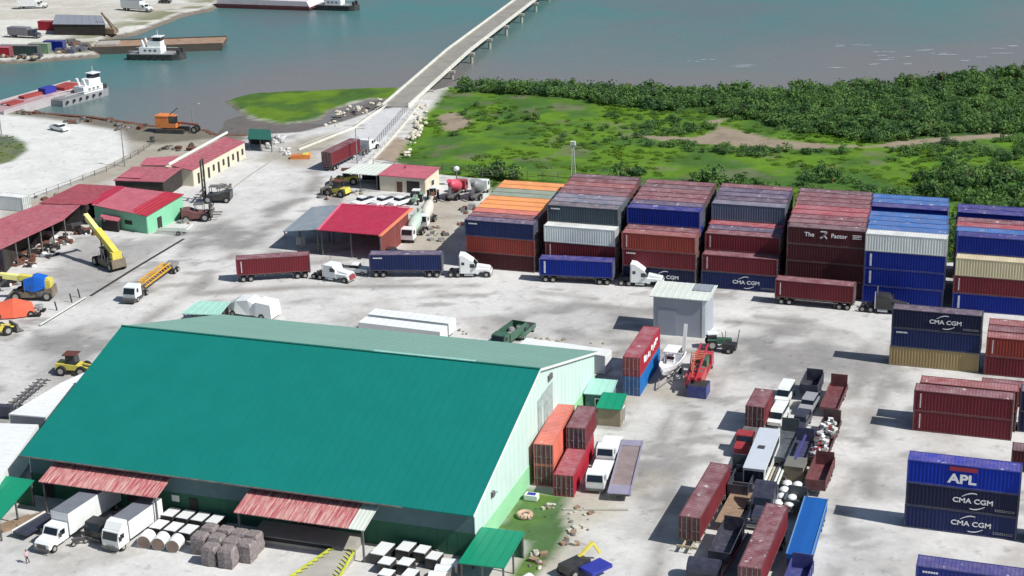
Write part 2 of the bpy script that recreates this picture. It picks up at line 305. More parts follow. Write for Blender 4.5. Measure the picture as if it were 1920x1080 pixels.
# ------------------------------------------------------------------ shared materials
RUB = M('rubber', (34,34,36), rough=.85, var=.25); RIM = M('rim_steel', (165,165,160), rough=.5, metal=.3); GLS = M('dark_glass', (24,32,40), rough=.12, var=.05, spec=.8)
STL = M('dark_steel', (66,66,68), rough=.6, var=.3, dust=.2); GRY = M('grey_steel', (120,122,124), rough=.6, var=.2, dust=.15); WHT = M('white_paint', (226,230,230), rough=.4, var=.06, dust=.08)
CHR = M('chrome', (200,200,200), rough=.25, metal=.8); BLK = M('black_paint', (30,30,34), rough=.4, var=.2, dust=.1); RUST = M('rusty_steel', (105,70,55), rough=.8, var=.35)
CONC = M('concrete', (160,158,150), rough=.9, var=.18, scale=.4); YEL = M('yellow_paint', (214,200,60), rough=.5, var=.15, dust=.15); ORG = M('orange_machine_paint', (215,120,35), rough=.5, var=.2, dust=.1)
WOOD = M('weathered_wood', (140,118,98), rough=.85, var=.25, scale=1.2); LAMP = M('lamp_lens', (200,195,180), rough=.2); REDL = M('red_lens', (150,25,25), rough=.3)
# ------------------------------------------------------------------ containers
CW, CHh = 2.44, 2.79
CC = dict(maroon=(106,38,46), rust=(138,58,50), darkmaroon=(70,30,36), navy=(30,42,86), darknavy=(26,32,62), blue=(0,34,128), azure=(24,104,174), royal=(0,44,158), orange=(234,152,74), redorange=(208,112,92),
          green=(120,150,125), white=(214,220,218), cream=(205,195,160), greyblue=(88,104,124), tan=(158,138,100), slate=(62,74,84), teal=(30,120,120), crimson=(156,36,52), darkgreen=(52,72,70), indigo=(34,50,128))
WTX = M('white_lettering', (232,234,236), rough=.5, var=.04); RTX = M('red_lettering', (150,40,60), rough=.5)
def cmats(col):
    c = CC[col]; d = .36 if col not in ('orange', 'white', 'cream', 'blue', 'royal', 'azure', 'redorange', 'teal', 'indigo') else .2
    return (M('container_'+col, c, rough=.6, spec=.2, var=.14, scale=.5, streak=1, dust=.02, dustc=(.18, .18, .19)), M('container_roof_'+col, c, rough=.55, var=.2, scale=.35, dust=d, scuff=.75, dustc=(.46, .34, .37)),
            M('container_frame_'+col, tuple(x*.92 for x in c), rough=.5, var=.15, dust=.1))
def corr(x0, x1, n, d, z0, z1, y, out, mi, s, ax='x'):
    d = d*.62 if ax == 'x' else d
    """corrugated wall strip"""
    pts = []; p = (x1-x0)/n
    for i in range(n): a = x0+i*p; pts += [(a, 0), (a+p*.3, 0), (a+p*.5, -d), (a+p*.8, -d)]
    pts.append((x1, 0)); o = len(s.v); k = len(pts)
    for z in (z0, z1):
        for a, dd in pts: s.v.append((a, y+out*dd, z) if ax == 'x' else (y+out*dd, a, z))
    for i in range(k-1): s.f.append((o+i, o+i+1, o+k+i+1, o+k+i)); s.m.append(mi)
_cm = {}
def cmesh(L, door=True, opentop=False):
    k = (L, opentop)
    if k in _cm: return _cm[k]
    n = int(L/.42); h = CHh; W = CW/2; s = MB()
    corr(-L/2+.15, L/2-.15, n, .05, .14, h-.1, -W+.03, -1, 0, s); corr(-L/2+.15, L/2-.15, n, .05, .14, h-.1, W-.03, 1, 0, s)
    corr(-W+.13, W-.13, 6, .05, .14, h-.1, -L/2+.04, -1, 0, s, 'y'); corr(-W+.13, W-.13, 6, .05, .14, h-.1, L/2-.10, 1, 0, s, 'y')
    if opentop: s.bx(-L/2+.1, L/2-.1, -W+.12, W-.12, .14, .22, 0)
    else:
        p = (L-.3)/n
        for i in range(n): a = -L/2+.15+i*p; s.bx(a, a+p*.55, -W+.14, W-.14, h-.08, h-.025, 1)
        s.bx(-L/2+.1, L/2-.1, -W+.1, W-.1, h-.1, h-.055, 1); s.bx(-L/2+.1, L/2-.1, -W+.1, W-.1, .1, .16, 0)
    body = s.mesh('body'); f = MB()
    for sx in (-1, 1):
        for sy in (-1, 1): f.cb((sx*(L/2-.08), sy*(W-.065), h/2), (.16, .13, h-.002)); f.cb((sx*(L/2-.09), sy*(W-.08), h-.06), (.19, .17, .125)); f.cb((sx*(L/2-.09), sy*(W-.08), .065), (.19, .17, .125))
        f.bx(sx*(L/2-.07)-.06, sx*(L/2-.07)+.06, -W+.12, W-.12, 0.01, .15); f.bx(sx*(L/2-.07)-.06, sx*(L/2-.07)+.06, -W+.12, W-.12, h-.12, h-.01)
    for sy in (-1, 1): f.bx(-L/2+.14, L/2-.14, sy*(W-.045)-.04, sy*(W-.045)+.04, .01, .15); f.bx(-L/2+.14, L/2-.14, sy*(W-.04)-.035, sy*(W-.04)+.035, h-.1, h-.01)
    fr = f.mesh('frame'); dd = []
    for sy in (-1, 1):
        m_ = MB(); y0, y1 = sorted((sy*.015, sy*(W-.13))); m_.bx(L/2-.075, L/2-.03, y0, y1, .16, h-.13)
        for z in (.5, 1.0, 1.5, 2.0, 2.4): m_.bx(L/2-.03, L/2-.012, y0+.06, y1-.06, z, z+.10)
        b_ = MB()
        for yy in (sy*.3, sy*.85): b_.cyl((L/2+.02, yy, .1), (L/2+.02, yy, h-.08), .028, n=6); b_.bx(L/2, L/2+.05, yy-.02, yy+.25*sy+(.02 if sy > 0 else -.02), 1.05, 1.11) if sy > 0 else b_.bx(L/2, L/2+.05, yy-.27, yy+.02, 1.05, 1.11)
        dd.append((m_.mesh('door'), b_.mesh('lock_bars')))
    for me_ in (body,): me_.materials.append(None); me_.materials.append(None)
    fr.materials.append(None)
    for a, b_ in dd: a.materials.append(None); b_.materials.append(None)
    _cm[k] = (body, fr, dd); return _cm[k]
def setm(o, *ms):
    for i, m_ in enumerate(ms): o.material_slots[i].link = 'OBJECT'; o.material_slots[i].material = m_
_txt = {}
def text(s, size, bold=.02, ext=.012):
    k = (s, size)
    if k not in _txt:
        c = bpy.data.curves.new('lettering', 'FONT'); c.body = s; c.size = size; c.align_x = 'CENTER'; c.align_y = 'CENTER'; c.offset = bold*size; c.extrude = ext; c.resolution_u = 3
        o = bpy.data.objects.new('tmp', c); COL.objects.link(o); bpy.context.view_layer.update(); me = bpy.data.meshes.new_from_object(o.evaluated_get(bpy.context.evaluated_depsgraph_get())); bpy.data.objects.remove(o); me.materials.clear(); _txt[k] = me
    return _txt[k]
def put_text(parent, s, loc, size, m_, rot=(math.pi/2, 0, 0), name='lettering', bold=.02, sx=1):
    me = text(s, size, bold).copy(); me.materials.append(m_); o = link(name, me, parent); o.location = loc; o.rotation_euler = rot; o.scale = (sx, 1, 1); return o
def logo(c, kind, L):
    y = -CW/2-.02
    if kind == 'cma':
        put_text(c, 'CMA CGM', (1.2, y, 1.35), .82, WTX, name='company_lettering', sx=1.15)
        s = MB()
        for (x0, z0, x1, z1, h_) in ((.0, 1.85, 1.6, 2.1, .32), (2.5, .82, .9, .62, -.28)):
            n = 8
            for i in range(n):
                a, b_ = i/n, (i+1)/n; fa = lambda t_: (x0+(x1-x0)*t_, y, z0+(z1-z0)*t_+h_*math.sin(math.pi*t_*.8)); s.bar(fa(a), fa(b_), .03, .10*(1-abs(a-.5))+.02)
        s.ob('logo_arc', WTX, c); s = MB()
        for i, z in enumerate((.62, .45)):
            for j in range(9): s.bx(3.6+j*.24, 3.6+j*.24+.17, y-.012, y+.012, z, z+.09)
        s.ob('small_print', GRY, c)
    elif kind == 'cmabold': logo(c, 'cma', L)
    elif kind == 'apl':
        put_text(c, 'APL', (-.1, y, 1.05), 1.5, WTX, name='company_lettering', bold=.035, sx=1.2)
        MB().bx(-1.5, 1.5, y-.01, y+.01, 2.05, 2.55).ob('red_emblem_bar', RTX, c)
    elif kind == 'factor':
        put_text(c, 'The', (-2.6, y, 1.7), .95, WTX, name='company_lettering'); put_text(c, 'Factor', (2.0, y, 1.7), .95, WTX, name='company_lettering')
        s = MB()
        for a, b_ in (((-.9, 2.3), (.1, 2.3)), ((.1, 2.3), (-.75, 1.2)), ((-.9, 1.2), (.15, 2.2)), ((-.3, 1.7), (.15, 1.2))): s.bar((a[0], y, a[1]), (b_[0], y, b_[1]), .03, .16)
        s.ob('emblem', WTX, c); s = MB()
        for z in (1.95, 1.72, 1.45):
            for j in range(7): s.bx(4.1+j*.2, 4.1+j*.2+.15, y-.012, y+.012, z, z+.13)
        s.ob('small_print', WTX, c)
    elif kind in ('vert', 'vertwide'):
        s = MB(); w_ = .14 if kind == 'vert' else .30
        for i in range(10): s.bx(-L/2+.8, -L/2+.8+w_, y-.012, y+.012, .45+i*.2, .45+i*.2+.14)
        s.ob('serial_lettering', WTX, c)
    elif kind == 'tag':
        s = MB()
        for j in range(6): s.bx(-L/2+.7+j*.26, -L/2+.7+j*.26+.2, y-.012, y+.012, 2.1, 2.3)
        s.ob('serial_lettering', WTX, c)
ncont = 0
def cont(x, y, z, col, label, group=None, rz=0, L=12.19, doors=True, marks=(), opentop=False, door_shade=None):
    global ncont; ncont += 1
    t_ = T('shipping_container', label, 'shipping container', (x, y, z), rz, group); body, fr, dd = cmesh(L, doors, opentop); ms = cmats(col)
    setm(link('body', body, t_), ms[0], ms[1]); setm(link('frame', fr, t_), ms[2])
    if doors:
        for a, b_ in dd: d = link('door', a, t_); setm(d, cmats(door_shade)[2] if door_shade else ms[2]); setm(link('lock_bars', b_, d), GRY)
    for k in marks: logo(t_, k, L)
    return t_
# ------------------------------------------------------------------ the long container block
ORD = ['first', 'second', 'third', 'fourth', 'fifth', 'sixth', 'seventh', 'eighth', 'ninth', 'tenth']
LV = {1: 'bottom', 2: 'second', 3: 'third', 4: 'top'}
BLK_ = [ # name, x0, yfront, rows: (levels,[colour top..down])
 ('leftmost', -93.0, 244.0, [(3, ['navy','rust','darkmaroon'], ['tag']), (3, ['maroon','maroon','maroon']), (3, ['redorange','orange','orange']), (3, ['orange','orange','orange']), (3, ['orange','orange','redorange']), (3, ['orange','orange','orange']), (3, ['green','orange','orange']), (3, ['green','orange','maroon']), (3, ['orange','orange','orange']), (3, ['orange','orange','orange'])]),
 ('second', -79.0, 244.1, [(3, ['white','maroon','maroon']), (4, ['slate','slate']), (4, ['greyblue']), (4, ['greyblue']), (4, ['maroon']), (4, ['maroon']), (4, ['rust']), (4, ['maroon']), (4, ['darkmaroon'])]),
 ('third', -65.6, 243.4, [(3, ['rust','maroon','darknavy']), (3, ['maroon','maroon']), (4, ['blue','blue']), (4, ['navy']), (4, ['maroon']), (4, ['maroon']), (4, ['maroon']), (4, ['darkmaroon']), (4, ['maroon'])]),
 ('fourth', -52.4, 243.9, [(2, ['maroon','navy']), (3, ['maroon','maroon']), (3, ['navy']), (3, ['crimson']), (4, ['greyblue','navy']), (4, ['darknavy']), (4, ['navy']), (4, ['navy']), (4, ['maroon'])]),
 ('fifth', -39.0, 244.1, [(4, ['darkmaroon','darkmaroon','darkmaroon','darkmaroon']), (4, ['maroon']), (4, ['maroon']), (4, ['crimson']), (4, ['crimson']), (4, ['maroon']), (4, ['maroon']), (4, ['maroon']), (4, ['darkmaroon'])]),
 ('sixth', -26.7, 243.3, [(4, ['white','blue','blue','blue']), (4, ['azure']), (4, ['azure']), (4, ['azure']), (4, ['azure']), None, (4, ['blue','blue']), (4, ['azure']), (4, ['azure'])]),
 ('rightmost', -13.1, 243.1, [(3, ['cream','maroon','blue']), (4, ['blue','blue']), (4, ['azure']), (4, ['crimson']), (4, ['maroon']), None, (4, ['blue','blue']), (4, ['blue'])]),
]
CN = dict(darkmaroon='dark maroon', darknavy='dark navy', redorange='orange-red', greyblue='grey-blue', darkgreen='dark green')
rnd = random.Random(11)
for bi, (nm, x0, yf, rows) in enumerate(BLK_):
    for ri, row in enumerate(rows):
        if row is None: continue
        n, cols = row[0], list(row[1]); nv = len(cols); cols += [rnd.choice(['maroon','navy','rust','blue','darkmaroon','slate']) for _ in range(n-nv)]; y = yf+CW/2+ri*2.52; xr = x0-.07*ri*2.5+6.095
        for k, c in enumerate(cols):
            lev = n-k; z = (lev-1)*2.81+.02; mk = []; j = rnd.uniform(-.10, .10)
            if bi == 1 and ri == 0 and k == 1: mk = ['vert']
            if bi == 1 and ri == 1 and k == 0: mk = ['tag']
            if bi == 0 and ri == 0 and k == 0: mk = ['tag']
            if bi == 2 and ri == 0: mk = [['vert'], ['tag'], ['cma']][k]
            if bi == 3 and ri == 0: mk = [['vert'], ['cma']][k]
            if bi == 3 and ri == 1 and k == 0: mk = ['vert']
            if bi == 4 and ri == 0 and k == 0: mk = ['factor']
            if bi == 5 and ri == 0 and k in (1, 2): mk = ['vertwide']
            if bi == 6 and ri == 0: mk = [[], ['vert'], ['vertwide']][k]
            pos = 'on top' if k == 0 else (ORD[k]+' from top')
            lab = '%s container %s, %s row, %s column of the long block' % (CN.get(c, c), pos, 'front' if ri == 0 else ORD[ri], nm)
            cont(xr+j, y+rnd.uniform(-.02, .02), z, c, lab, 'containers stacked in the long block by the marsh', marks=mk, doors=(bi == 0 or ri == 0 or k == 0) and k < nv)
# ------------------------------------------------------------------ stacks on the right
G2 = 'containers in the separate stacks on the right'
def stack(x0, y0, cols, what, marks=None, L=12.19, n0=None):
    n = len(cols)
    for k, c in enumerate(cols):
        z = (n-1-k)*2.81+.02; p = ['on top of', 'second from the top in', 'bottom of'][k] if n == 3 else (['on top of', 'bottom of'][k] if n == 2 else 'forming')
        cont(x0+L/2+rnd.uniform(-.06, .06), y0+CW/2, z, c, '%s container %s %s' % (CN.get(c, c), p, what), G2, L=L, marks=(marks or {}).get(k, ()))
stack(-19.8, 218.2, ['darknavy','navy','tan'], 'the lone navy and tan stack at right', {0: ['cma'], 1: ['tag']})
stack(-6.9, 217.8, ['rust','maroon'], 'the pair behind, at the right frame edge', {0: ['vert']})
stack(-6.9, 220.5, ['blue'], 'the row directly behind the rust pair at right')
cont(-.8, 221.72, 2.83, 'maroon', 'maroon container sitting on the blue one behind the rust pair', G2)
cont(-.8, 224.3, .02, 'maroon', 'maroon container under a faded one, last row behind the rust pair', G2)
cont(-.8, 224.3, 2.83, 'rust', 'faded rust container on the last row behind the rust pair', G2)
cont(-.7, 208.7, .02, 'maroon', 'single maroon container in front of the rust pair at right frame edge', G2, marks=['vert'])
stack(-14.5, 196.4, ['maroon','maroon'], 'the front row of the all-maroon stack', {0: ['vert'], 1: ['vert']})
stack(-14.1, 199.2, ['rust','maroon'], 'the back row of the all-maroon stack')
stack(-1.7, 199.5, ['darknavy','darknavy'], 'the pair right beside the all-maroon stack')
stack(-12.8, 169.5, ['royal','darknavy','navy'], 'the blue-topped stack with big lettering', {0: ['apl'], 1: ['cma'], 2: ['cma']})
stack(.25, 169.2, ['maroon','darkmaroon','maroon'], 'the maroon stack at lower right frame edge')
stack(-9.9, 150.6, ['indigo','navy'], 'the stack at the bottom right corner', {0: ['tag']})
stack(-2.0, 187.5, ['darkmaroon'], 'the shaded spot between maroon stack and APL stack')
# ------------------------------------------------------------------ roofs and buildings
def rust_roof(name, base, light, amount=.5, sx=6.0):
    m = mat(name, base, rough=.7, var=.2, scale=.8); t = m.node_tree; n = t.nodes; L = t.links; b = n['Principled BSDF']; src = b.inputs['Base Color'].links[0].from_socket
    tc = n.new('ShaderNodeTexCoord'); mp = n.new('ShaderNodeMapping'); mp.inputs['Scale'].default_value = (sx, .35, 1); L.new(tc.outputs['Object'], mp.inputs[0])
    no = n.new('ShaderNodeTexNoise'); no.inputs['Scale'].default_value = .8; no.inputs['Detail'].default_value = 7; no.inputs['Roughness'].default_value = .75; L.new(mp.outputs[0], no.inputs['Vector'])
    r = n.new('ShaderNodeMapRange'); r.inputs[1].default_value = .42; r.inputs[2].default_value = .62; r.inputs[3].default_value = 0; r.inputs[4].default_value = amount; L.new(no.outputs[0], r.inputs[0])
    mx = n.new('ShaderNodeMix'); mx.data_type = 'RGBA'; L.new(r.outputs[0], mx.inputs[0]); L.new(src, mx.inputs[6]); mx.inputs[7].default_value = (*light, 1); L.new(mx.outputs[2], b.inputs['Base Color']); return m
TEAL = M('teal_roof_sheet', (13,116,108), rough=.6, var=.05, scale=.22, spec=.25, streak=1); PGRN = M('pale_green_roof_sheet', (122,162,150), rough=.5, var=.05, scale=.12)
MINT = M('mint_wall', (190,214,207), rough=.75, var=.05, scale=.3); MINT2 = M('pale_green_wall', (146,206,160), rough=.75, var=.07, scale=.3); DKG = M('dark_green_wall', (44,96,74), rough=.8, var=.15); GRW = M('grey_green_wall', (84,112,116), rough=.8, var=.12)
REDR = M('crimson_roof', (168,22,64), rough=.6, var=.10, scale=.4, dust=.04); REDF = M('faded_red_roof', (158,62,82), rough=.7, var=.2, scale=.6, dust=.16); REDP = M('pink_faded_roof', (178,98,112), rough=.65, var=.16, scale=.5); REDB = M('brick_red_roof', (172,46,62), rough=.6, var=.12, scale=.5)
PALE = M('pale_tin_roof', (208,216,208), rough=.45, var=.08, scale=.4, dust=.1); TIN = M('weathered_tin', (128,140,152), rough=.5, var=.16, scale=.4, dust=.15)
CANR = rust_roof('streaked_red_canopy', lin((.64,.28,.33)), lin((.80,.68,.64)), .95)
CREAM = M('cream_wall', (208,202,180), rough=.8, var=.07); GRNW = M('seafoam_wall', (128,196,160), rough=.8, var=.06); GRNR = M('green_roof_sheet', (20,138,104), rough=.45, var=.05, scale=.5)
WALLG = M('grey_wall', (158,164,174), rough=.7, var=.07, scale=.4, streak=1); DARKI = M('dark_interior', (52,48,46), rough=.9, var=.3); GLF = M('trim_white', (220,226,222), rough=.5, var=.05)
def V3(q): return P(*q) if isinstance(q, tuple) and len(q) == 3 and q[0] > 0 and q[1] > 0 and isinstance(q[0], int) else Vector(q)
def roofq(s, a, b, c, d, th=.12, rib=1.0, mi=0, rh=.05):
    """quad slab: a-b ridge side, d-c eave side, ribs run from ridge to eave"""
    a, b, c, d = map(Vector, (a, b, c, d)); dn = Vector((0, 0, -th)); vs = [a, b, c, d, a+dn, b+dn, c+dn, d+dn]
    s.add(vs, [(0, 1, 2, 3), (7, 6, 5, 4), (0, 4, 5, 1), (1, 5, 6, 2), (2, 6, 7, 3), (3, 7, 4, 0)], mi)
    if rib:
        n = max(2, int((b-a).length/rib)); up = Vector((0, 0, rh*.6))
        for i in range(n+1):
            t_ = min(.995, max(.005, i/n)); s.bar(a.lerp(b, t_)+up, d.lerp(c, t_)+up, .06, rh, mi)
    return s
def bldg(name, label, cat, quad, roofm, wallm, inset=.35, walls=(0, 1, 2, 3), rib=.9, drop=.14, posts=0, group=None, zb=0):
    """building from a roof quad a,b (back) c,d (front), all Vectors"""
    q = [Vector(v) for v in quad]; ce = sum(q, Vector())/4; t_ = T(name, label, cat, (ce.x, ce.y, zb), 0, group); off = Vector((ce.x, ce.y, zb)); q = [v-off for v in q]
    roofq(MB(), *q, rib=rib).ob('roof', roofm, t_)
    ins = [Vector((v.x-(1 if v.x > 0 else -1)*0, v.y, v.z)) for v in q]; c0 = Vector((0, 0)); base = []
    for v in q: d_ = Vector((v.x, v.y)); k = 1-inset/max(d_.length, .5)*1.2; base.append(Vector((v.x*k, v.y*k, v.z-drop)))
    names = ['back_wall', 'right_wall', 'front_wall', 'left_wall']
    for i in walls:
        a, b = base[i], base[(i+1) % 4]; s = MB(); n_ = Vector((-(b-a).y, (b-a).x, 0)).normalized()*.08
        s.add([Vector((a.x, a.y, 0)), Vector((b.x, b.y, 0)), b, a, Vector((a.x, a.y, 0))+n_, Vector((b.x, b.y, 0))+n_, b+n_, a+n_], [(0, 1, 2, 3), (7, 6, 5, 4), (0, 4, 5, 1), (1, 5, 6, 2), (2, 6, 7, 3), (3, 7, 4, 0)])
        s.ob(names[i], wallm, t_)
    if posts:
        for i in range(4):
            for k in range(posts):
                a, b = base[i], base[(i+1) % 4]; p = a.lerp(b, k/posts); MB().bx(p.x-.09, p.x+.09, p.y-.09, p.y+.09, 0, p.z).ob('post', STL, t_)
    return t_, base, off
def opening(t_, a, b, u0, u1, z0, z1, m_, name='door', out=.1, frame=True):
    """panel on wall a-b between fractions u0..u1"""
    a, b = Vector((a.x, a.y, 0)), Vector((b.x, b.y, 0)); d_ = (b-a); n_ = Vector((d_.y, -d_.x, 0)).normalized(); ce = (a+b)/2
    if n_.dot(ce) < 0: n_ = -n_
    p, q = a+d_*u0+n_*.09, a+d_*u1+n_*.09; o = MB().add([p+Vector((0, 0, z0)), q+Vector((0, 0, z0)), q+Vector((0, 0, z1)), p+Vector((0, 0, z1)), p+n_*.05+Vector((0, 0, z0)), q+n_*.05+Vector((0, 0, z0)), q+n_*.05+Vector((0, 0, z1)), p+n_*.05+Vector((0, 0, z1))],
        [(0, 1, 2, 3), (7, 6, 5, 4), (0, 4, 5, 1), (1, 5, 6, 2), (2, 6, 7, 3), (3, 7, 4, 0)]).ob(name, m_, t_)
    if frame:
        s = MB(); k = n_*.08
        for e, f in (((p, z0), (p, z1)), ((q, z0), (q, z1)), ((p, z1), (q, z1))): s.bar(e[0]+k+Vector((0, 0, e[1])), f[0]+k+Vector((0, 0, f[1])), .1)
        s.ob('frame', GLF, o)
    return o
# big teal-roofed warehouse -----------------------------------------
t = T('warehouse', 'huge warehouse with a solid teal gable roof and mint end wall', 'warehouse', (-85.5, 173, 0)); O = Vector((85.5, -173, 0))
x0, x1, yf, yb, yr, ze, zr = -114.2, -57.0, 149.3, 197.0, 172.4, 6.2, 13.5
w4 = lambda *p: [Vector(v)+O for v in p]
s = MB(); a = w4((x0-.3, yr, zr), (x1+.35, yr, zr), (x1+.35, yf-1.3, ze-.3), (x0-.3, yf-1.3, ze-.3)); roofq(s, *a, th=.14, rib=1.2, rh=.025); s.ob('front_roof_slope', TEAL, t)
s = MB(); a = w4((x1+.35, yr, zr), (x0-.3, yr, zr), (x0-.3, yb+1.2, ze-.3), (x1+.35, yb+1.2, ze-.3)); roofq(s, *a, th=.14, rib=1.2, rh=.025); s.ob('back_roof_slope', PGRN, t)  # back slope is a paler grey-green than the front
s = MB(); s.bar(*w4((x0-.3, yr, zr+.06), (x1+.35, yr, zr+.06)), .35, .08); s.ob('ridge_cap', M('ridge_green', (20,104,92), rough=.5), t)
s = MB(); A_ = w4((-78.5, yr+.2, zr+.12), (-65, yr+.2, zr+.12)); s.bar(*A_, .45, .05); s.ob('loose_ridge_flashing', M('pale_flashing', (150,196,184), rough=.4), t)
zg = 3.0
s = MB(); s.bx(x0+85.5, x1+85.5-.01, yf-173, yf-172.8, 0, zg, 0); s.bx(x0+85.5, x1+85.5-.01, yf-173+.02, yf-172.8, zg, ze+.05, 1)
for i in range(46): xx = x0+85.5+.6+i*1.24; s.bx(xx, xx+.05, yf-173.015, yf-173, .02, zg-.05, 0)
s.ob('front_wall', [DKG, GRW], t)
s = MB(); s.add([Vector((x0+85.5, yb-173, 0)), Vector((x1+85.5, yb-173, 0)), Vector((x1+85.5, yb-173, ze)), Vector((x0+85.5, yb-173, ze))], [(0, 1, 2, 3)]); s.ob('back_wall', GRW, t)
for xx, nm in ((x1, 'gable_wall'), (x0, 'far_gable_wall')):
    s = MB(); g_ = 24.35/1; hz = lambda y: ze+(zr-ze)*(1-abs(y-yr)/(yb-yr if y > yr else yr-yf)) - .16
    s.prof([(0, 0)], 0) if 0 else None
    q = [(yf, 0), (yb, 0), (yb, 2.6), (yf, 2.6)]; e = xx+85.5; sg = 1 if xx == x1 else -1
    s.add([Vector((e-.1*sg, y-173, z)) for y, z in q]+[Vector((e+.06*sg, y-173, z)) for y, z in q], [(0, 1, 2, 3), (7, 6, 5, 4), (0, 4, 5, 1), (1, 5, 6, 2), (2, 6, 7, 3), (3, 7, 4, 0)], 1)
    q = [(yf, 2.6), (yb, 2.6), (yb, ze), (yr, zr-.16), (yf, ze)]
    s.add([Vector((e-.1*sg, y-173, z)) for y, z in q]+[Vector((e, y-173, z)) for y, z in q], [(0, 1, 2, 3, 4), (9, 8, 7, 6, 5), (0, 5, 6, 1), (2, 7, 8, 3), (3, 8, 9, 4), (4, 9, 5, 0)], 0)
    for k in range(30): y = yf+1+k*1.58; s.bx(*(sorted((e, e+.02*sg))), y-173, y-172.95, 2.7, hz(y)-.1, 0)
    s.ob(nm, [MINT, MINT2], t)
s = MB(); e = x1+.35
for ya, za, yb_, zb_ in ((yr, zr, yf-1.3, ze-.3), (yr, zr, yb+1.2, ze-.3)): s.bar(*w4((e+.03, ya, za-.1), (e+.03, yb_, zb_-.1)), .06, .3)
s.ob('barge_board', GLF, t)
s = MB(); s.bar(*w4((x0-.3, yf-1.4, ze-.38), (x1-8, yf-1.4, ze-.38)), .16, .14); s.ob('gutter', STL, t)
# grey faded mark and vent on gable
e = x1+.02+85.5; s = MB()
for y0_, y1_, za, zb_ in ((175.6, 178.0, 4.4, 9.6), (172.0, 173.6, 3.6, 9.4), (173.6, 175.6, 8.0, 9.6), (174.4, 175.4, 5.2, 8.0)): s.bx(e, e+.05, y0_-173, y1_-173, za, zb_)
s.ob('faded_grey_lettering', M('faded_mark', (150,166,164), rough=.8, var=.3, scale=1.2), t)
s = MB(); s.bx(e, e+.25, 176.2-173, 177.6-173, 10.3, 11.0); s.ob('vent', STL, t); s = MB(); s.bx(e, e+.3, 154.6-173, 155.3-173, 4.9, 5.5); s.bar((e+.3, 154.9-173, 5.3), (e+.7, 154.9-173, 5.6), .08); s.ob('floodlight', STL, t)
for xx, w_, z0_, z1_, nm, mm_ in ((-92.6, 1.1, .1, 2.6, 'door', DARKI), (-94.9, 1.0, 1.9, 2.7, 'window', GLF), (-112.6, 1.4, .1, 2.4, 'door', DARKI), (-79.5, 5.4, 1.1, 4.2, 'loading_door', DARKI), (-107, 4.4, 1.1, 4.4, 'loading_door', DARKI), (-101, 4.4, 1.1, 4.4, 'loading_door', DARKI)):
    MB().bx(xx+85.5, xx+w_+85.5, yf-173.1, yf-173.06, z0_, z1_).ob(nm, mm_, t)
# loading canopies -----------------------------------------------
def canopy(label, x0, x1, y0, y1, z0, z1, strip=0):
    t = T('loading_canopy', label, 'canopy', ((x0+x1)/2, (y0+y1)/2, 0)); q = lambda x, y, z: Vector((x-(x0+x1)/2, y-(y0+y1)/2, z))
    xe = x1-strip; s = MB(); roofq(s, q(x0, y1, z1), q(xe, y1, z1), q(xe, y0, z0), q(x0, y0, z0), th=.08, rib=.45, rh=.05); s.ob('roof', CANR, t)
    if strip: s = MB(); roofq(s, q(xe+.01, y1, z1), q(x1, y1, z1), q(x1, y0, z0), q(xe+.01, y0, z0), th=.08, rib=.45, rh=.05); s.ob('pale_roof_sheet', PALE, t)
    for i in range(5): x = x0+.4+(x1-x0-.8)*i/4; MB().bar(q(x, y1, z1-.2), q(x, y0+.1, z0-.2), .12, .2).ob('rafter', STL, t)
    for x in (x0+.4, x1-.4): MB().bx(x-.1-(x0+x1)/2, x+.1-(x0+x1)/2, y0-(y0+y1)/2+.3, y0-(y0+y1)/2+.5, 0, z0-.1).ob('post', STL, t)
canopy('rust-streaked red canopy over the two white box trucks', -110.2, -94.4, 145.2, 149.2, 4.3, 5.3)
canopy('rust-streaked red canopy with a pale end sheet above the loading ramp', -84.2, -68.2, 144.6, 149.2, 4.2, 5.2, 1.9)
t = T('loading_dock', 'dark concrete loading dock under the canopy with pale end sheet', 'dock', (-77, 147.3, 0)); MB().bx(-6, 6.5, -1.6, 1.9, 0, 1.1).ob('platform', CONC, t); MB().bx(-6, 6.5, -1.68, -1.6, .6, 1.0).ob('bumper', RUB, t)
t = T('loading_ramp', 'concrete loading ramp with yellow striped edges in front of the warehouse', 'ramp', (-72.3, 143.5, 0)); s = MB()
s.add([(-3.1, -5.2, .02), (2.6, -3.6, .02), (2.4, 2.2, 1.1), (-.3, 2.2, 1.1), (-3.1, -5.2, 0), (2.6, -3.6, 0), (2.4, 2.2, 0), (-.3, 2.2, 0)], [(0, 1, 2, 3), (0, 4, 5, 1), (1, 5, 6, 2), (2, 6, 7, 3), (3, 7, 4, 0)]); s.ob('slope', CONC, t)
YLN = M('yellow_stripe', (188,196,62), rough=.7, var=.25)
for a, b in (((-3.1, -5.2, .1), (-.4, 1.6, 1.05)), ((2.6, -3.6, .1), (2.45, 1.9, 1.1))):
    s = MB(); s.bar(a, b, .2, .22)
    for i in range(9): p = Vector(a).lerp(Vector(b), (i+.3)/9)+Vector((0, 0, .1)); s.bar(p, p+Vector((.85 if a[0] < 0 else -.85, .5, .06)), .12, .04)
    s.ob('yellow_edge', YLN, t)
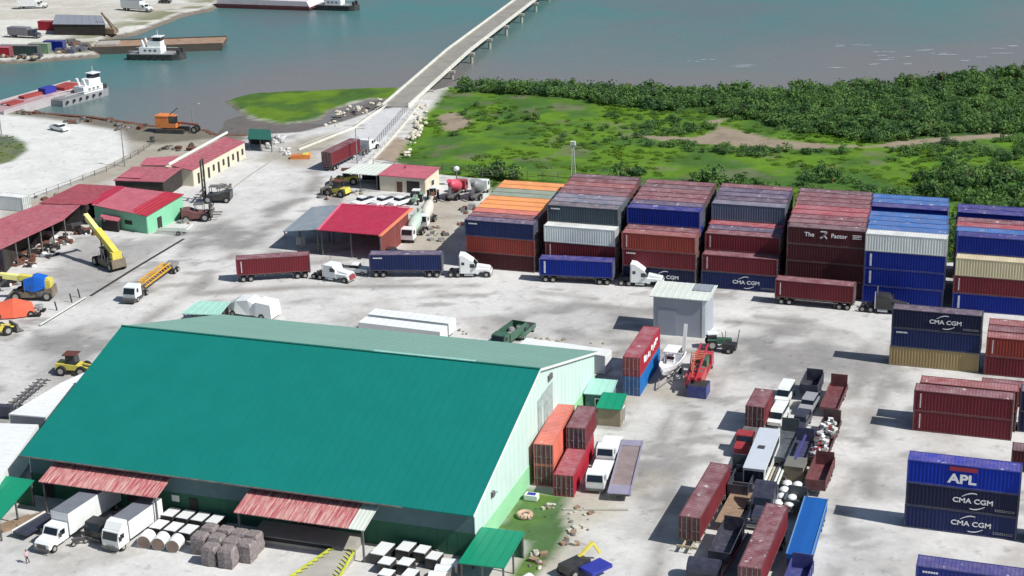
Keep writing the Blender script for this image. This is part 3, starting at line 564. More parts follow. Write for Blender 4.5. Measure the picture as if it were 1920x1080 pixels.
# small kiosks and sheds ------------------------------------------
t, b, o = bldg('kiosk', 'small kiosk with a pale mint roof against the warehouse gable', 'kiosk', [(-57.0, 195.6, 3.0), (-53.4, 195.8, 3.0), (-53.0, 191.2, 2.7), (-56.8, 190.9, 2.7)], M('mint_roof', (160,206,192), rough=.5, var=.06), GRW); opening(t, b[2], b[3], .3, .6, 0, 2, DARKI)
t, b, o = bldg('kiosk', 'small kiosk with a bright green roof and tan walls', 'kiosk', [(-54.2, 191.6, 2.9), (-51.0, 191.8, 2.9), (-50.6, 187.2, 2.6), (-54.0, 187.0, 2.6)], GRNR, M('tan_wall', (140,128,108), rough=.8, var=.12)); opening(t, b[1], b[2], .35, .65, 0, 2, DARKI)
t, b, o = bldg('kiosk', 'open-sided shelter with a shiny green roof by the grass patch', 'shelter', [(-56.8, 150.9, 3.1), (-51.8, 151.1, 3.1), (-51.6, 143.3, 2.8), (-56.7, 143.1, 2.8)], GRNR, DKG, walls=(0,), posts=2)
t, b, o = bldg('kiosk', 'green lean-to awning at the bottom left corner', 'awning', [(-118.5, 147.3, 3.3), (-112.2, 147.1, 3.3), (-110.6, 137.8, 2.9), (-118.5, 136.9, 2.9)], GRNR, DKG, walls=(0,), posts=2)
t, b, o = bldg('tall_shed', 'tall grey metal shed with a white roof in the middle of the yard', 'shed', [(-55.5, 226.9, 6.6), (-46.3, 226.9, 6.6), (-46.5, 221.2, 6.1), (-55.4, 221.2, 6.1)], PALE, WALLG, inset=.6)
MB().bx(b[2].x-.35, b[2].x+.02, b[2].y-.12, b[2].y-.06, 0, b[2].z).ob('corner_trim', GLF, t); opening(t, b[2], b[3], .55, .92, 0, 4.2, M('shed_door', (148,154,166), rough=.7, var=.05), frame=False)
s = MB(); a_ = Vector((3.0, -1.0, 6.45)); roofq(s, (1.4, 2.6, 6.67), (4.2, 2.6, 6.67), (4.2, .2, 6.47), (1.4, .2, 6.47), th=.03, rib=.9); s.ob('weathered_roof_sheet', TIN, t)
# left: red-roofed workshops ---------------------------------------
def px4(*q): return [P(*v) for v in q]
t, b, o = bldg('workshop', 'long low building with red roof and white arcaded wall', 'building', px4((320,310,4.2), (422,256,4.2), (460,266,3.4), (360,320,3.4)), REDF, CREAM, rib=1.2)
for i in range(10): opening(t, b[2], b[3], .04+i*.095, .075+i*.095, .1 if i % 2 else 1.0, 2.3, DARKI, 'door' if i % 2 else 'window', frame=False)
a, c = P(316,308,4.6)-o, P(426,248,4.6)-o; MB().bar(a, c, .32, .4).ob('white_parapet', GLF, t)
t, b, o = bldg('workshop', 'low red roof with a pale patch joining the two workshops', 'building', px4((250,312,3.6), (342,314,3.8), (306,341,3.4), (212,338,3.2)), REDF, DARKI, rib=1.2)
s = MB(); q = [P(*v)-o for v in ((238,322,3.62), (276,323,3.7), (262,334,3.55), (222,332,3.46))]; roofq(s, *q, th=.03, rib=0); s.ob('pale_patch', REDP, t)
t, b, o = bldg('workshop', 'faded red roofed annex behind the low red roof', 'building', px4((275,296,3.0), (335,292,3.2), (310,310,3.0), (262,309,3.0)), REDP, CREAM, rib=1.2)
t, b, o = bldg('workshop', 'dull dark red roof beside the seafoam green office', 'building', px4((148,345,4.4), (230,349,4.4), (160,384,4.0), (73,381,4.0)), M('dull_red_roof', (146,44,64), rough=.7, var=.18, dust=.1), DARKI, rib=1.2)
t, b, o = bldg('green_office', 'seafoam green office with a red roof in three shades', 'office', px4((228,350,4.4), (345,364,4.4), (275,405,3.5), (172,384,3.9)), REDP, GRNW, rib=1.0)
opening(t, b[1], b[2], .62, .74, 0, 2.2, DARKI, frame=False); opening(t, b[1], b[2], .05, .1, 0, 2.0, DARKI, frame=False); opening(t, b[2], b[3], .28, .42, 1.2, 2.0, DARKI, 'window', frame=False)
s = MB(); q = [P(*v)-o for v in ((310,359,4.46), (345,364,4.46), (275,405,3.56), (243,397,3.62))]; roofq(s, *q, th=.03, rib=.8); s.ob('brick_red_roof_strip', REDB, t)
s = MB(); q = [P(*v)-o for v in ((218,349,4.48), (234,350,4.5), (184,382,3.98), (160,381,3.96))]; roofq(s, *q, th=.03, rib=.8); s.ob('bright_red_roof_strip', REDR, t)
t, b, o = bldg('open_workshop', 'long open-fronted workshop with a dull red roof at left edge', 'workshop', px4((73,383,5.0), (150,385,5.0), (118,412,4.6), (2,466,4.6)), REDF, DARKI, rib=1.3, walls=(0, 3), posts=0)
q = [P(*v)-o for v in ((73,383,5.0), (73,383.01,5.0), (2,466,4.6), (-150,420,4.8))]
s = MB(); roofq(s, P(-80,440,5.0)-o, P(73,383,5.0)-o, P(2,466,4.6)-o, P(-150,530,4.6)-o, th=.12, rib=1.3); s.ob('roof_extension', REDF, t)
for k in range(6): p = P(118,412,4.4).lerp(P(2,466,4.4), k/5)-o; MB().bx(p.x-.1, p.x+.1, p.y+.2, p.y+.4, 0, p.z).ob('post', STL, t)
t, b, o = bldg('small_annex', 'little lean-to with a red roof left of the seafoam office', 'shed', px4((190,402,2.4), (228,405,2.4), (222,415,2.2), (186,410,2.2)), REDP, DARKI, rib=.8)
# centre: crimson shed and lean-to
t, b, o = bldg('repair_shed', 'open repair shed with a bright crimson roof and orange edge', 'shed', px4((641,383,5.2), (768,390,5.2), (714,441,4.7), (598,431,4.7)), REDR, M('dull_brick_wall', (120,58,56), rough=.8), walls=(0, 1), posts=2, rib=1.6, inset=.4)
A_, B_ = P(772,391,5.1)-o, P(712,443,4.7)-o; MB().bar(A_, B_, .5, .25).ob('orange_edge_trim', M('orange_trim', (224,134,100), rough=.6), t)
A_, B_ = P(637,382,5.3)-o, P(768,388,5.3)-o; MB().bar(A_, B_, .4, .12).ob('pink_ridge_trim', M('pink_trim', (214,110,130), rough=.6), t); A_, B_ = P(639,383,5.25)-o, P(596,431,4.75)-o; MB().bar(A_, B_, .4, .12).ob('pink_verge_trim', M('pink_trim', (214,110,130)), t)
t, b, o = bldg('lean_to', 'weathered grey tin lean-to on the left of the crimson shed', 'shed', px4((585,388,4.3), (637,384,4.9), (595,430,4.5), (530,434,3.4)), TIN, M('dull_brick_wall', (120,58,56)), walls=(0,), posts=2, rib=1.2)
MB().bx(-.9, .9, -5.6, -5.5, .9, 2.4).ob('notice_board', GRY, t)
# office by the ramp
t, b, o = bldg('gate_office', 'small gate office with a pinkish red roof beside a white canopy', 'office', [(-126.0, 291.8, 3.6), (-115.8, 291.4, 3.6), (-116.0, 284.0, 3.2), (-126.4, 284.4, 3.2)], REDP, CREAM, rib=.9)
opening(t, b[2], b[3], .12, .4, 0, 2.4, DARKI, frame=False); opening(t, b[2], b[3], .5, .62, 0, 2.1, M('brown_door', (92,56,48)), frame=False); opening(t, b[1], b[2], .4, .6, .9, 2.0, DARKI, 'window')
MB().cyl((-1.5, 1.6, 3.4), (-1.5, 1.6, 4.0), .15).ob('roof_vent', M('vent_red', (150,30,70)), t)
t, b, o = bldg('carport', 'white-roofed carport left of the pinkish gate office', 'carport', [(-133.0, 291.4, 3.3), (-126.1, 292.6, 3.3), (-126.5, 284.5, 3.1), (-134.4, 284.6, 3.1)], PALE, DARKI, rib=.9, walls=(0, 1), posts=2)
t, b, o = bldg('green_hut', 'dark green tarpaulin hut beside the white rubble by the mudflat', 'hut', px4((467,241,3.4), (507,243,3.4), (510,262,2.8), (464,260,2.8)), M('green_tarp', (34,92,80), rough=.7, var=.1), DARKI, rib=0, walls=(0,), posts=2)
# far peninsula
t, b, o = bldg('long_grey_shed', 'long grey-roofed shed on the far peninsula', 'shed', px4((104,27,4), (190,29,4), (198,46,3.4), (98,45,3.4)), M('far_grey_roof', (132,136,146), rough=.6, var=.05), DARKI, rib=2)
# ------------------------------------------------------------------ vehicles (local +x is forwards)
_wc = {}
def wheel(t, x, y, r=.5, w=.32):
    k = (r, w)
    if k not in _wc:
        a = MB().cyl((0, -w/2, 0), (0, w/2, 0), r, n=14); a = a.mesh('wheel'); a.materials.append(RUB); b = MB(); 
        b.cyl((0, -w/2-.015, 0), (0, w/2+.015, 0), r*.56, n=10)
        b = b.mesh('rim'); b.materials.append(RIM); _wc[k] = (a, b)
    o = link('wheel', _wc[k][0], t); o.location = (x, y, r); link('rim', _wc[k][1], o); return o
def paint(n, c, **k): return M('vehicle_'+n, c, **{**dict(rough=.35, var=.06, dust=.06), **k})
PW, PR, PN, PB, PG, PS = paint('white', (228,232,232)), paint('red', (150,34,44)), paint('navy', (36,40,62)), paint('black', (30,30,34)), paint('green', (48,92,72)), paint('silver', (150,152,158))
def body(t, name, pts, hw, m_, **k): return MB().prof(pts, hw).ob(name, m_, t, **k)
def tractor(label, loc, rz, m_=None, group='road tractors pulling container trailers', flat=False):
    m_ = m_ or PW; t = T('road_tractor', label, 'truck', loc, rz, group)
    s = MB()
    for y in (-.42, .42): s.bx(-3.6, 3.3, y-.06, y+.06, .75, 1.0)
    s.bx(-2.9, -1.9, -.5, .5, 1.0, 1.15); s.ob('chassis', STL, t)
    top = [(-1.75, .75), (1.1, .75), (1.1, 2.0), (.55, 2.75), (.2, 3.0), (-.9, 3.75), (-1.7, 3.85)] if not flat else [(-1.2, .75), (1.1, .75), (1.1, 2.0), (.6, 2.75), (-1.2, 2.8)]
    body(t, 'cab', top, 1.22, m_); h = MB(); h.prof([(1.08, .8), (3.35, .8), (3.45, 1.35), (3.2, 1.65), (1.08, 1.98)], .72)
    h.prof([(1.08, .62), (1.45, .62), (1.7, 1.1), (2.5, 1.2), (3.3, 1.0), (3.45, .55), (3.6, .55), (3.6, .95), (3.2, 1.45), (1.08, 1.5)], 1.18); h.ob('hood', m_, t)
    MB().bx(3.45, 3.52, -.55, .55, .7, 1.45).ob('grille', CHR, t); MB().bx(3.56, 3.72, -1.18, 1.18, .35, .72).ob('bumper', CHR, t)
    g = MB(); g.add([(1.115, -1.05, 1.98), (1.115, 1.05, 1.98), (.62, .95, 2.68), (.62, -.95, 2.68)], [(0, 1, 2, 3)]); g.ob('windscreen', GLS, t)
    for sy in (-1, 1):
        g = MB(); g.bx(.05, .85, sy*1.22-.015, sy*1.22+.015, 1.75, 2.4); g.ob('side_window', GLS, t)
        if not flat: MB().bx(-1.35, -.85, sy*1.22-.015, sy*1.22+.015, 2.2, 2.7).ob('sleeper_window', GLS, t)
        MB().cyl((-1.55 if not flat else -1.3, sy*1.3, .8), (-1.55 if not flat else -1.3, sy*1.3, 3.6), .08, n=8).ob('exhaust_stack', CHR, t)
        MB().cyl((-.9, sy*.95, .55), (.6, sy*.95, .55), .33, n=10).ob('fuel_tank', CHR, t); MB().bx(.95, 1.2, sy*1.45-.12, sy*1.45+.12, 1.9, 2.35).ob('mirror', BLK, t); MB().bx(3.3, 3.5, sy*.95-.15, sy*.95+.15, 1.1, 1.3).ob('headlight', LAMP, t)
        wheel(t, 2.75, sy*1.02, .5, .3)
        for x in (-1.95, -3.2): wheel(t, x, sy*.95, .5, .5)
    return t
def chassis(label, loc, rz, L=12.4, group='container trailers on the yard road', z=1.2, front=True, m_=None, deck=None, cat='trailer', rails=True):
    t = T('container_trailer', label, cat, loc, rz, group); s = MB()
    for y in (-.5, .5): s.bx(-L/2, L/2, y-.08, y+.08, z-.38, z-.1)
    for i in range(9): x = -L/2+.2+(L-.4)*i/8; s.bx(x-.06, x+.06, -1.18, 1.18, z-.3, z-.02)
    s.bx(-L/2, -L/2+.1, -1.1, 1.1, z-.75, z-.6); s.ob('frame', m_ or STL, t)
    if deck: MB().bx(-L/2, L/2, -1.22, 1.22, z-.03, z+.03).ob('deck', deck, t)
    for sy in (-1, 1):
        for x in (-L/2+1.1, -L/2+2.35): wheel(t, x, sy*.93, .48, .5)
        if front:
            MB().bx(L/2-3.0, L/2-2.85, sy*.8-.07, sy*.8+.07, .1, z-.2).ob('landing_leg', STL, t)
        MB().bx(-L/2-.03, -L/2+.03, sy*.9-.15, sy*.9+.15, z-.55, z-.4).ob('tail_lamp', REDL, t)
    return t
def frontax(t, L):
    for sy in (-1, 1):
        for x in (L/2-.9, L/2-2.15): wheel(t, x, sy*.93, .48, .5)
def box_truck(label, loc, rz, Lb=6.5, hb=2.5, cabover=False, m_=None, bm=None, group='white box trucks', fairing=False):
    m_ = m_ or PW; bm = bm or WHT; t = T('box_truck', label, 'truck', loc, rz, group); fx = Lb/2; 
    MB().bx(-fx, fx+2.2, -.5, .5, .6, .85).ob('chassis', STL, t)
    b = MB(); b.bx(-fx, fx, -1.25, 1.25, .95, .95+hb); 
    for i in range(int(Lb/.8)): b.bx(-fx+.2+i*.8, -fx+.24+i*.8, -1.265, 1.265, 1.0, .9+hb)
    bo = b.ob('cargo_box', bm, t); MB().bx(-fx+.04, fx-.04, -1.2, 1.2, .95+hb, .99+hb).ob('box_roof', M('box_roof_grey', (112,116,126), rough=.7, var=.12), bo)
    if cabover:
        body(t, 'cab', [(fx+.1, .7), (fx+2.0, .6), (fx+2.05, 1.5), (fx+1.75, 2.55), (fx+.1, 2.6)], 1.15, m_); g = MB(); g.add([(fx+2.06, -1.02, 1.55), (fx+2.06, 1.02, 1.55), (fx+1.80, .98, 2.42), (fx+1.80, -.98, 2.42)], [(0, 1, 2, 3)]); g.ob('windscreen', GLS, t)
        wx = fx+1.1; sx_ = (fx+.9, fx+1.6); nose = fx+2.1
        if fairing: body(t, 'roof_fairing', [(fx+.1, 2.6), (fx+1.5, 2.6), (fx+.9, 3.3), (fx+.1, 3.4)], 1.1, m_)
    else:
        body(t, 'cab', [(fx+.1, .7), (fx+1.9, .7), (fx+1.9, 1.7), (fx+1.45, 2.5), (fx+.1, 2.55)], 1.1, m_); body(t, 'hood', [(fx+1.88, .6), (fx+3.4, .6), (fx+3.45, 1.25), (fx+3.1, 1.5), (fx+1.88, 1.68)], 1.02, m_)
        g = MB(); g.add([(fx+1.91, -.95, 1.72), (fx+1.91, .95, 1.72), (fx+1.52, .9, 2.4), (fx+1.52, -.9, 2.4)], [(0, 1, 2, 3)]); g.ob('windscreen', GLS, t); wx = fx+2.6; sx_ = (fx+.7, fx+1.5); nose = fx+3.5
        MB().bx(fx+3.44, fx+3.5, -.6, .6, .75, 1.2).ob('grille', STL, t)
    MB().bx(nose, nose+.12, -1.12, 1.12, .4, .68).ob('bumper', STL, t)
    for sy in (-1, 1):
        MB().bx(sx_[0], sx_[1], sy*1.12-.04, sy*1.12+.04, 1.6, 2.2).ob('side_window', GLS, t); MB().bx(sx_[1]+.1, sx_[1]+.3, sy*1.35-.1, sy*1.35+.1, 1.6, 2.1).ob('mirror', BLK, t); MB().bx(nose-.05, nose+.03, sy*.85-.15, sy*.85+.15, .8, 1.0).ob('headlight', LAMP, t)
        wheel(t, wx, sy*.95, .46, .28); wheel(t, -fx+1.3, sy*.9, .46, .5)
    return t
def flat_truck(label, loc, rz, L=5, m_=None, deck=None, group=None, sides=0, cat='truck'):
    m_ = m_ or PW; t = T('flatbed_truck', label, cat, loc, rz, group); fx = L/2-1
    MB().bx(-L/2-1, L/2+.8, -.5, .5, .6, .85).ob('chassis', STL, t); d = MB(); d.bx(-L/2-1, fx, -1.2, 1.2, .95, 1.08)
    if sides:
        d.bx(-L/2-1, fx, -1.2, -1.14, 1.08, 1.08+sides); d.bx(-L/2-1, fx, 1.14, 1.2, 1.08, 1.08+sides); d.bx(-L/2-1, -L/2-.94, -1.13, 1.13, 1.08, 1.08+sides)
    d.bx(fx-.06, fx, -1.13, 1.13, 1.08, 1.7); d.ob('bed', deck or WOOD, t)
    body(t, 'cab', [(fx+.1, .7), (fx+1.9, .6), (fx+1.95, 1.5), (fx+1.6, 2.4), (fx+.1, 2.45)], 1.1, m_); g = MB(); g.add([(fx+1.97, -.98, 1.52), (fx+1.97, .98, 1.52), (fx+1.67, .92, 2.28), (fx+1.67, -.92, 2.28)], [(0, 1, 2, 3)]); g.ob('windscreen', GLS, t)
    MB().bx(fx+1.93, fx+2.08, -1.1, 1.1, .4, .7).ob('bumper', STL, t)
    for sy in (-1, 1): MB().bx(fx+.8, fx+1.5, sy*1.1-.02, sy*1.1+.02, 1.5, 2.1).ob('side_window', GLS, t); wheel(t, fx+1.1, sy*.95, .45, .28); wheel(t, -L/2+.3, sy*.9, .45, .5)
    return t
def car(label, loc, rz, m_, kind='car', group='parked cars and pickups', cat=None):
    L = dict(car=4.4, suv=4.7, pickup=5.3, van=5.0)[kind]; t = T('parked_'+kind, label, cat or kind, loc, rz, group); h = L/2
    if kind == 'pickup':
        low = [(-h, .45), (h-.1, .4), (h, .8), (h-.15, 1.02), (h-1.3, 1.1), (.1, 1.12), (-h, 1.12)]; gl = [(h-1.45, 1.1), (.95, 1.62), (-.35, 1.65), (-.55, 1.1)]; rf = [(.97, 1.61), (.8, 1.72), (-.25, 1.73), (-.36, 1.63)]
    elif kind == 'van':
        low = [(-h, .4), (h-.1, .4), (h, .9), (h-.5, 1.15), (-h, 1.15)]; gl = [(h-.55, 1.14), (h-1.35, 1.78), (-h+.15, 1.8), (-h+.02, 1.14)]; rf = [(h-1.3, 1.77), (h-1.6, 2.0), (-h+.15, 2.02), (-h+.1, 1.78)]
    elif kind == 'suv':
        low = [(-h, .45), (h-.1, .4), (h, .85), (h-.2, 1.05), (h-1.3, 1.15), (-h, 1.15)]; gl = [(h-1.35, 1.14), (.7, 1.68), (-h+.35, 1.7), (-h+.05, 1.14)]; rf = [(.72, 1.67), (.5, 1.8), (-h+.5, 1.8), (-h+.34, 1.68)]
    else:
        low = [(-h, .4), (h-.1, .35), (h, .7), (h-.2, .88), (h-1.2, .95), (-h+.8, .98), (-h+.05, .9)]; gl = [(h-1.3, .94), (.5, 1.38), (-.9, 1.4), (-h+.7, .96)]; rf = [(.52, 1.37), (.35, 1.47), (-.8, 1.47), (-.95, 1.38)]
    body(t, 'body', low, .9, m_); body(t, 'windows', gl, .80, GLS); body(t, 'roof', rf, .80, m_)
    if kind == 'pickup': MB().bx(-h+.12, -.7, -.75, .75, 1.121, 1.13).ob('load_bed', BLK, t)
    for sy in (-1, 1):
        wheel(t, h-.9, sy*.80, .34, .24); wheel(t, -h+.9, sy*.80, .34, .24); MB().bx(h-.08, h+.02, sy*.62-.15, sy*.62+.15, .65, .8).ob('headlight', LAMP, t); MB().bx(-h-.02, -h+.05, sy*.7-.1, sy*.7+.1, .7, .9).ob('tail_light', REDL, t)
    return t
def mixer(label, loc, rz, m_, drum, group='concrete mixer trucks'):
    t = T('mixer_truck', label, 'mixer truck', loc, rz, group); MB().bx(-3.8, 3.2, -.5, .5, .6, .9).ob('chassis', STL, t)
    s = MB(); prev = None; ring = []
    for x, z, r in ((-3.3, 3.3, .55), (-2.2, 3.0, .95), (-.6, 2.4, 1.2), (.8, 2.0, 1.0), (1.6, 1.75, .6)): ring.append([(x+.25*r*math.cos(g), r*math.sin(g), z+r*math.cos(g)) for g in [2*math.pi*i/14 for i in range(14)]])
    s.loft(ring); s.ob('drum', drum, t, smooth=True); MB().bar((-3.6, 0, 2.9), (-4.4, 0, 1.4), .6, .15).ob('chute', STL, t); s = MB(); s.cyl((-3.5, 0, 3.4), (-3.9, 0, 4.2), .3, .55); s.ob('hopper', drum, t)
    body(t, 'cab', [(1.9, .8), (3.8, .7), (3.85, 1.6), (3.5, 2.6), (1.9, 2.65)], 1.15, m_); g = MB(); g.add([(3.87, -1, 1.6), (3.87, 1, 1.6), (3.57, .95, 2.5), (3.57, -.95, 2.5)], [(0, 1, 2, 3)]); g.ob('windscreen', GLS, t)
    for sy in (-1, 1):
        MB().bx(2.6, 3.4, sy*1.16-.02, sy*1.16+.02, 1.6, 2.3).ob('side_window', GLS, t)
        for x, w_ in ((3.0, .28), (-1.6, .5), (-2.8, .5)): wheel(t, x, sy*.95, .5, w_)
    return t
def farm_tractor(label, loc, rz, m_, s_=1.0):
    t = T('farm_tractor', label, 'tractor', loc, rz); body(t, 'hood', [(-.2, .7), (2.0, .7), (2.1, 1.4), (-.2, 1.6)], .38, m_); body(t, 'cab', [(-1.4, .9), (-.1, .9), (-.2, 2.3), (-1.3, 2.3)], .65, GLS)
    MB().bx(-1.5, 0, -.75, .75, 2.3, 2.42).ob('cab_roof', PW, t); MB().cyl((1.2, .2, 1.4), (1.2, .2, 2.5), .05, n=6).ob('exhaust', STL, t)
    for sy in (-1, 1): wheel(t, -.9, sy*.95, .8, .45); wheel(t, 1.6, sy*.75, .45, .3); MB().bx(-1.6, -.2, sy*.95-.25, sy*.95+.25, 1.55, 1.65).ob('mudguard', m_, t)
    return t
def reach_stacker(label, loc, rz, boom_el=35, boomL=11, m_=None):
    m_ = m_ or YEL; t = T('reach_stacker', label, 'container handler', loc, rz, 'heavy yard machines by the workshops')
    MB().bx(-3.3, -1.2, -1.45, 1.45, 1.0, 1.7).ob('side_tank', STL, t); [MB().bar((-2.6+k*1.1, sy*1.42, 1.7), (-2.6+k*1.1, sy*1.42, 2.7), .07).ob('rail_post', STL, t) for k in range(4) for sy in (-1, 1)]; b = MB(); b.prof([(-3.8, .7), (3.4, .6), (3.5, 1.3), (1.0, 1.6), (-1.6, 1.8), (-3.7, 2.2)], 1.3); b.ob('chassis_body', M('soiled_machine_paint', (120,110,95), rough=.7, var=.25) if m_ is YEL else m_, t)
    body(t, 'cab', [(-.2, 1.6), (1.5, 1.5), (1.3, 3.2), (-.1, 3.3)], .75, GLS); MB().bx(-.3, 1.5, -.85, .85, 3.3, 3.42).ob('cab_roof', STL, t)
    e = R(boom_el); p0 = Vector((-3.0, 0, 3.0)); p1 = p0+Vector((math.cos(e), 0, math.sin(e)))*boomL; MB().bar(p0, p0.lerp(p1, .6), 1.05, 1.15).ob('boom', m_, t); MB().bar(p0.lerp(p1, .58), p1, .8, .85).ob('inner_boom', M('pale_yellow', (222,222,140), rough=.5, var=.1), t)
    for sy in (-1, 1): MB().cyl((.6, sy*.75, 1.6), tuple(p0.lerp(p1, .42)+Vector((0, sy*.4, 0))), .16, n=8).ob('lift_cylinder', STL, t)
    MB().bx(-3.4, -2.6, -.9, .9, 1.6, 3.4).ob('boom_mount', m_, t)
    sp = MB(); sp.bar(p1+Vector((0, -3.0, -1.2)), p1+Vector((0, 3.0, -1.2)), .7, .45); sp.bar(p1, p1+Vector((0, 0, -1.2)), .9, .9)
    for yy in (-3, 3): sp.bar(p1+Vector((-.9, yy, -1.4)), p1+Vector((.9, yy, -1.4)), .3, .4)
    sp.ob('spreader', BLK, t)
    for sy in (-1, 1): wheel(t, 2.3, sy*1.25, .85, .7); wheel(t, -2.8, sy*1.2, .8, .5)
    return t
def mast_forklift(label, loc, rz, m_, mh=7):
    t = T('container_forklift', label, 'forklift', loc, rz, 'heavy yard machines by the workshops'); body(t, 'body', [(-3.2, .6), (1.6, .6), (1.6, 1.5), (-.6, 1.7), (-2.0, 2.3), (-3.2, 2.2)], 1.3, m_)
    s = MB()
    for x in (-.7, .9):
        for y in (-.8, .8): s.bar((x, y, 1.5), (x, y, 3.1), .1)
    s.bx(-.9, 1.0, -.9, .9, 3.1, 3.22); s.ob('cab_frame', STL, t); s = MB()
    for y in (-.9, .9): s.bx(2.0, 2.3, y-.15, y+.15, .2, mh)
    for z in (1, mh*.5, mh-.2): s.bx(2.05, 2.25, -.9, .9, z, z+.25)
    s.ob('mast', BLK, t); s = MB(); s.bx(2.35, 2.6, -1.9, 1.9, 1.2, 1.8); s.bx(2.35, 2.6, -1.9, 1.9, 2.4, 2.6); s.bx(2.6, 4.2, -1.0, -.7, 1.1, 1.25); s.bx(2.6, 4.2, .7, 1.0, 1.1, 1.25); s.ob('carriage', STL, t)
    for sy in (-1, 1): wheel(t, 1.2, sy*1.3, .8, .7); wheel(t, -2.4, sy*1.15, .6, .45)
    return t
def hull(t, name, L, B, D, m_, bow=.2, mb=None):
    """boat hull pointing +x"""
    sec = []
    for k, (x, f) in enumerate(((-.5, .85), (-.45, 1), (0, 1), (.5-bow, 1), (.5-bow*.4, .72), (.5-.01, .12))):
        w_ = B/2*f; sh = D*(1+.25*max(0, x)*2*bow*2); sec.append([(x*L, -w_, sh), (x*L, -w_*.9, -.3), (x*L, w_*.9, -.3), (x*L, w_, sh)])
    return MB().loft(sec).ob(name, m_, t)
# ------------------------------------------------------------------ bridge over the inlet
t = T('bridge', 'long narrow concrete bridge running out over the inlet', 'bridge', (-151.3, 353, 0)); D = Vector((-13.4, 137, 0)).normalized(); Nn = Vector((D.y, -D.x, 0)); Lb = 330; DECK = M('bridge_deck', (138,136,128), rough=.9, var=.2, scale=.25); PAR = M('bridge_parapet', (206,206,198), rough=.8, var=.12, scale=.5)
bz = lambda s_: .25+1.9*min(1, s_/60)
s = MB()
for k in range(33): a, b = D*(k*10), D*(k*10+9.95); za, zb = bz(k*10), bz(k*10+10); s.add([a-Nn*3.1+Vector((0,0,za)), a+Nn*3.1+Vector((0,0,za)), b+Nn*3.1+Vector((0,0,zb)), b-Nn*3.1+Vector((0,0,zb)), a-Nn*3.1+Vector((0,0,za-.5)), a+Nn*3.1+Vector((0,0,za-.5)), b+Nn*3.1+Vector((0,0,zb-.5)), b-Nn*3.1+Vector((0,0,zb-.5))], [(0,1,2,3),(7,6,5,4),(0,4,5,1),(1,5,6,2),(2,6,7,3),(3,7,4,0)])
s.ob('deck', DECK, t)
for sg, nm in ((-1, 'left_parapet'), (1, 'right_parapet')):
    s = MB()
    for k in range(33): s.bar(D*(k*10)+Nn*3.2*sg+Vector((0,0,bz(k*10)+.1)), D*(k*10+9.9)+Nn*3.2*sg+Vector((0,0,bz(k*10+10)+.1)), .35, .9)
    s.ob(nm, PAR, t)
for k in range(15):
    p = D*(18+k*20.6); s = MB(); z = bz(18+k*20.6)-.5; s.bar(p-Nn*4.3+Vector((0,0,z-.3)), p+Nn*4.6+Vector((0,0,z-.3)), .9, .7)
    for q in (-3.6, 0, 3.8): s.cyl(p+Nn*q+Vector((0,0,-3.6)), p+Nn*q+Vector((0,0,z-.3)), .42, n=10)
    s.ob('pier', CONC, t)
# ------------------------------------------------------------------ poles, fences, kerbs
def pole(px, py, h, label, arm=1.6, tower=False):
    t = T('light_pole', label, 'pole', P(px, py, 0)); MB().cyl((0,0,0), (0,0,h), .14, .08, n=8).ob('mast', GRY, t)
    if arm: s = MB(); s.bar((0,0,h-.1), (arm,0,h+.1), .08); s.ob('arm', GRY, t); MB().bx(arm-.1, arm+.6, -.15, .15, h, h+.15).ob('lamp_head', LAMP, t)
    if tower:
        for a in (0, 120, 240): MB().cyl((.5*math.cos(R(a)), .5*math.sin(R(a)), 0), (.15*math.cos(R(a)), .15*math.sin(R(a)), h), .06, n=6).ob('leg', PALE, t)
        MB().bx(-.5, .5, -.3, .3, h, h+.8).ob('antenna_box', PALE, t)
pole(670, 306, 7.5, 'slim lamp pole beside the ramp, behind the maroon container truck'); pole(363, 246, 6.5, 'slim lamp pole standing at the quay next to the orange crane'); pole(234, 312, 8.5, 'slim lamp pole at the edge of the white gravel road'); pole(3, 252, 7, 'slim lamp pole at the far left by the grassy island')
pole(1075, 331, 6.5, 'pale lattice mast standing on the marsh edge behind the containers', arm=0, tower=True)
def fence(label, pts, h=1.6, m_=None, rails=(.5, 1.5), step=2.5, name='fence', solid=0):
    m_ = m_ or GRY; w3 = [P(*p) for p in pts]; c = w3[0]; t = T(name, label, 'fence', c); s = MB(); r = MB()
    for a, b in zip(w3[:-1], w3[1:]):
        n = max(1, int((b-a).length/step))
        for i in range(n): p = a.lerp(b, i/n)-c; MB().bx(p.x-.05, p.x+.05, p.y-.05, p.y+.05, 0, h).ob('post', m_, t)
        for z in rails: r.bar(a-c+Vector((0,0,z)), b-c+Vector((0,0,z)), .06)
        if solid: r.bar(a-c+Vector((0,0,solid/2)), b-c+Vector((0,0,solid/2)), .2, solid)
    r.ob('rails', m_, t); return t
fence('pale concrete kerb wall with posts along the right side of the ramp', [(788,196),(760,232),(728,270),(688,312)], 1.5, PAR, (1.3,), 3, 'ramp_fence', .5)
fence('wire fence between ramp road and its right kerb wall', [(765,205),(735,240),(700,280),(672,306)], 1.8, GRY, (.6, 1.2, 1.7), 2)
fence('pale wall along the left side of the ramp by the mudflat', [(725,199),(700,215),(665,240),(610,262),(560,282)], 1.0, PAR, (.9,), 3, 'ramp_fence', .4)
fence('thin fence along the marsh edge behind the gate office', [(700,312),(740,318),(830,322),(905,334),(1075,338)], 1.7, STL, (.6, 1.2, 1.7), 3)
fence('low fence line between the gravel road and the workshops', [(20,390),(110,356),(200,322),(260,290),(300,262)], 1.2, STL, (.5, 1.1), 3)
def strip(name, label, pts, w_, m_, z=.03, h=.02):
    w3 = [P(*p) for p in pts]; s = MB()
    for a, b in zip(w3[:-1], w3[1:]): s.bar(a+Vector((0,0,z)), b+Vector((0,0,z)), w_, h)
    o = s.ob(name, m_); tag(o, kind='structure'); return o
